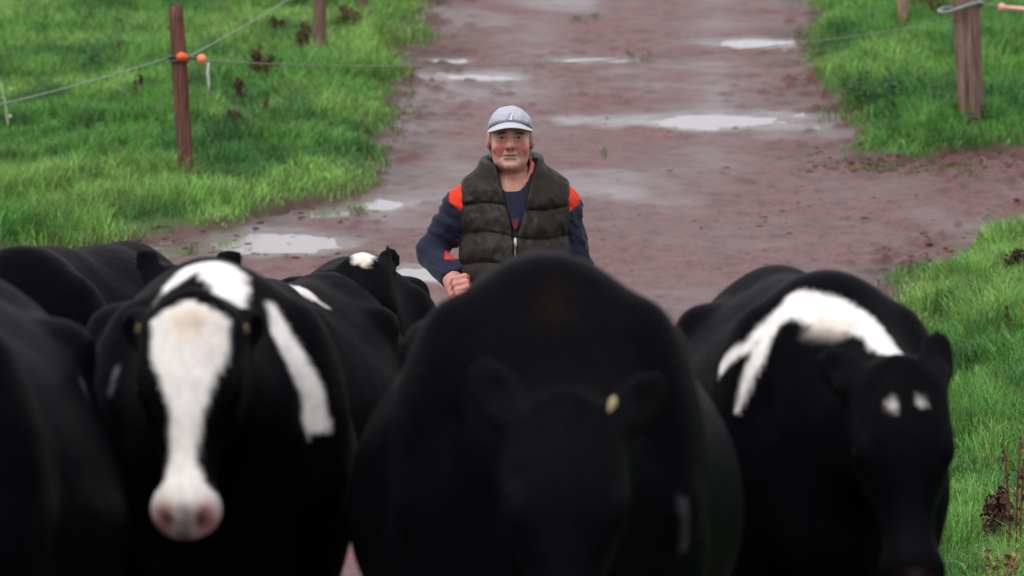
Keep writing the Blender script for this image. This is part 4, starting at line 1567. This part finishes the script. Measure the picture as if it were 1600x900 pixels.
rp.tube(sag_curve((a_[0], a_[1], a_[2] - .012), (a_[0] + 3.0, a_[1] - .9, ground_z(a_[0] + 3.0, a_[1] - .9) + .75), .05), .006, 6, (.45, .45, .40))
rp.build('wire', M_ROPE, hd).matrix_parent_inverse = Matrix.Translation(-hd.location)


# ------------------------------------------------------------------ weeds
def weed(label, px, py, hpx, wpx, col, dens=1.0, stalks=1, group=None, name='dock_plant', lean=0.15, leafy=0.0):
    X, Y = gpr(px, py)
    H = hpx * Y / F_PX
    W = wpx * Y / F_PX
    z0 = ground_z(X, Y) - .02
    r = random.Random(int(px * 7 + py))
    root = empty(name, (X, Y, z0))
    tag(root, label, 'weed', group)
    hd_ = MB()
    for s in range(stalks):
        bx, by = r.uniform(-.35, .35) * W * (stalks > 1), r.uniform(-.06, .06)
        lx, ly = r.uniform(-1, 1) * lean * H, r.uniform(-.5, .5) * lean * H
        hh = H * r.uniform(.72, 1.0) if s else H
        pts = [(bx + lx * t * t, by + ly * t, hh * t) for t in (0, .25, .5, .75, 1)]
        st = MB()
        st.tube(pts, [.0065, .006, .005, .004, .002], 5, tuple(c * .8 for c in col))
        st.build('stalk', M_WEED, root)
        nb = int(110 * dens)
        for k in range(nb):
            t = r.uniform(.30 if not leafy else .12, 1.0)
            i = min(3, int(t * 4))
            u = t * 4 - i
            c = [pts[i][m] * (1 - u) + pts[i + 1][m] * u for m in range(3)]
            sp = W * .62 * (1.0 - .55 * t) * (abs(r.gauss(0, .6)))
            a = r.uniform(0, 6.28)
            c = (c[0] + math.cos(a) * sp, c[1] + math.sin(a) * sp, c[2] + r.uniform(-.02, .02) - sp * .2)
            sz = r.uniform(.007, .018) * (1 + leafy)
            d1 = Vector((r.uniform(-1, 1), r.uniform(-1, 1), r.uniform(-1, 1))).normalized() * sz
            d2 = d1.cross(Vector((r.uniform(-1, 1), r.uniform(-1, 1), r.uniform(-1, 1)))).normalized() * sz * .6
            c = Vector(c)
            f_ = r.uniform(.55, 1.35)
            hd_.add([c - d1, c - d2, c + d1, c + d2], [(0, 1, 2, 3)], tuple(min(1, x * f_) for x in col))
    hd_.build('leaves' if leafy else 'seed_head', M_WEED, root, smooth=False)['kind'] = 'stuff'


BR = (.10, .055, .040)
WL = [
    (218, 152, 42, 16, BR, 'dark brown dock in the left field, a hand left of the leaning post'),
    (188, 92, 30, 14, BR, 'brown dock above and left of the leaning post, in the upper left field'),
    (183, 158, 18, 24, BR, 'low brown dock heap left of the taller dark dock by the leaning post'),
    (108, 178, 16, 24, BR, 'low brown dock lowest and leftmost but one in the left field'),
    (75, 96, 16, 26, (.07, .05, .03), 'dull brown weed clump at the far left of the field, above the rope'),
    (187, 44, 16, 28, BR, 'brown weed clump near the top edge of the left field'),
    (368, 220, 52, 24, BR, 'dark dock standing right of the foot of the leaning post'),
    (372, 160, 46, 18, BR, 'slim dock right of the orange gate handle'),
    (411, 124, 48, 34, BR, 'bushy dark brown dock standing on the wire right of the gate handle'),
    (412, 186, 34, 12, BR, 'thin dock stalk between the verge and the gate handle'),
    (470, 92, 60, 22, (.14, .09, .06), 'tall dry stalks beside the dim farther post'),
    (505, 118, 26, 22, BR, 'short reddish dock just under the wire near the track verge'),
    (436, 52, 30, 26, BR, 'brown clump left of the dim farther post'),
    (478, 166, 24, 36, (.085, .055, .03), 'spreading brown weed on the left verge below the wire'),
    (540, 50, 46, 40, (.15, .09, .06), 'dry weed thicket right of the dim farther post'),
    (466, 124, 24, 12, BR, 'small dock just above the wire on the left verge'),
    (1466, 42, 60, 46, (.13, .075, .055), 'dry brown weeds left of the strainer post at the top edge'),
    (1437, 30, 40, 26, (.12, .07, .05), 'thin brown weeds between the distant right post and the dry weeds'),
    (1585, 424, 40, 44, (.06, .05, .03), 'dark weed tuft on the near right bank by the branch track'),
    (1546, 850, 92, 44, (.10, .052, .045), 'large dead dock with a thick seed head in the near right grass'),
    (1575, 476, 44, 20, (.15, .10, .06), 'short dry stalk on the near right bank below the dark tuft'),
    (1584, 540, 66, 8, (.13, .08, .05), 'thin bare stalk at mid height of the near right grass'),
]
for (px, py, hp, wp, c, lb) in WL:
    weed(lb, px, py, hp, wp, c, dens=(2.6 if hp > 80 else 1.6 if wp > 20 else 1.0) * (.4 if wp < 10 else 1), stalks=3 if wp > 20 else 1 if wp < 14 else 2)
weed('tall thin reddish stalks at the right edge of the near grass', 1584, 880, 215, 26, (.17, .085, .06), dens=.35, stalks=3, lean=.06)
weed('bent dry stems at the bottom of the near right grass', 1570, 925, 80, 50, (.28, .17, .10), dens=.3, stalks=4, lean=.4)
weed('pale thin stem leaning at the far left behind the rope', 12, 208, 88, 8, (.55, .60, .42), dens=.05, stalks=1, lean=.22, name='grass_stem')


def nettles():
    X, Y = gpr(1425, 172)
    root = empty('nettle_patch', (X, Y, ground_z(X, Y) - .02))
    tag(root, 'grey-green nettle patch on the right verge left of the strainer post', 'weed')
    r = random.Random(5)
    st, lf = MB(), MB()
    for k in range(46):
        t = r.uniform(-1, 1)
        bx, by = t * .33 + r.gauss(0, .04), -t * .75 + r.gauss(0, .22)
        z0 = ground_z(X + bx, Y + by) - float(root.location.z)
        H = r.uniform(.10, .24)
        st.tube([(bx, by, z0), (bx + r.uniform(-.03, .03), by, z0 + H)], [.004, .002], 4, (.05, .08, .05))
        for q_ in range(15):
            u = r.uniform(.25, 1.05)
            a = r.uniform(0, 6.28)
            d = Vector((math.cos(a), math.sin(a), r.uniform(-.5, .2))) * r.uniform(.03, .055)
            sd_ = d.cross(Vector((0, 0, 1))).normalized() * d.length * .32
            c = Vector((bx, by, z0 + H * u))
            f_ = r.uniform(.6, 1.3)
            lf.add([c, c + d * .5 + sd_, c + d, c + d * .5 - sd_], [(0, 1, 2, 3)], (.050 * f_, .105 * f_, .062 * f_))
    st.build('stems', M_WEED, root)['kind'] = 'stuff'
    lf.build('leaves', M_WEED, root, smooth=False)['kind'] = 'stuff'


nettles()
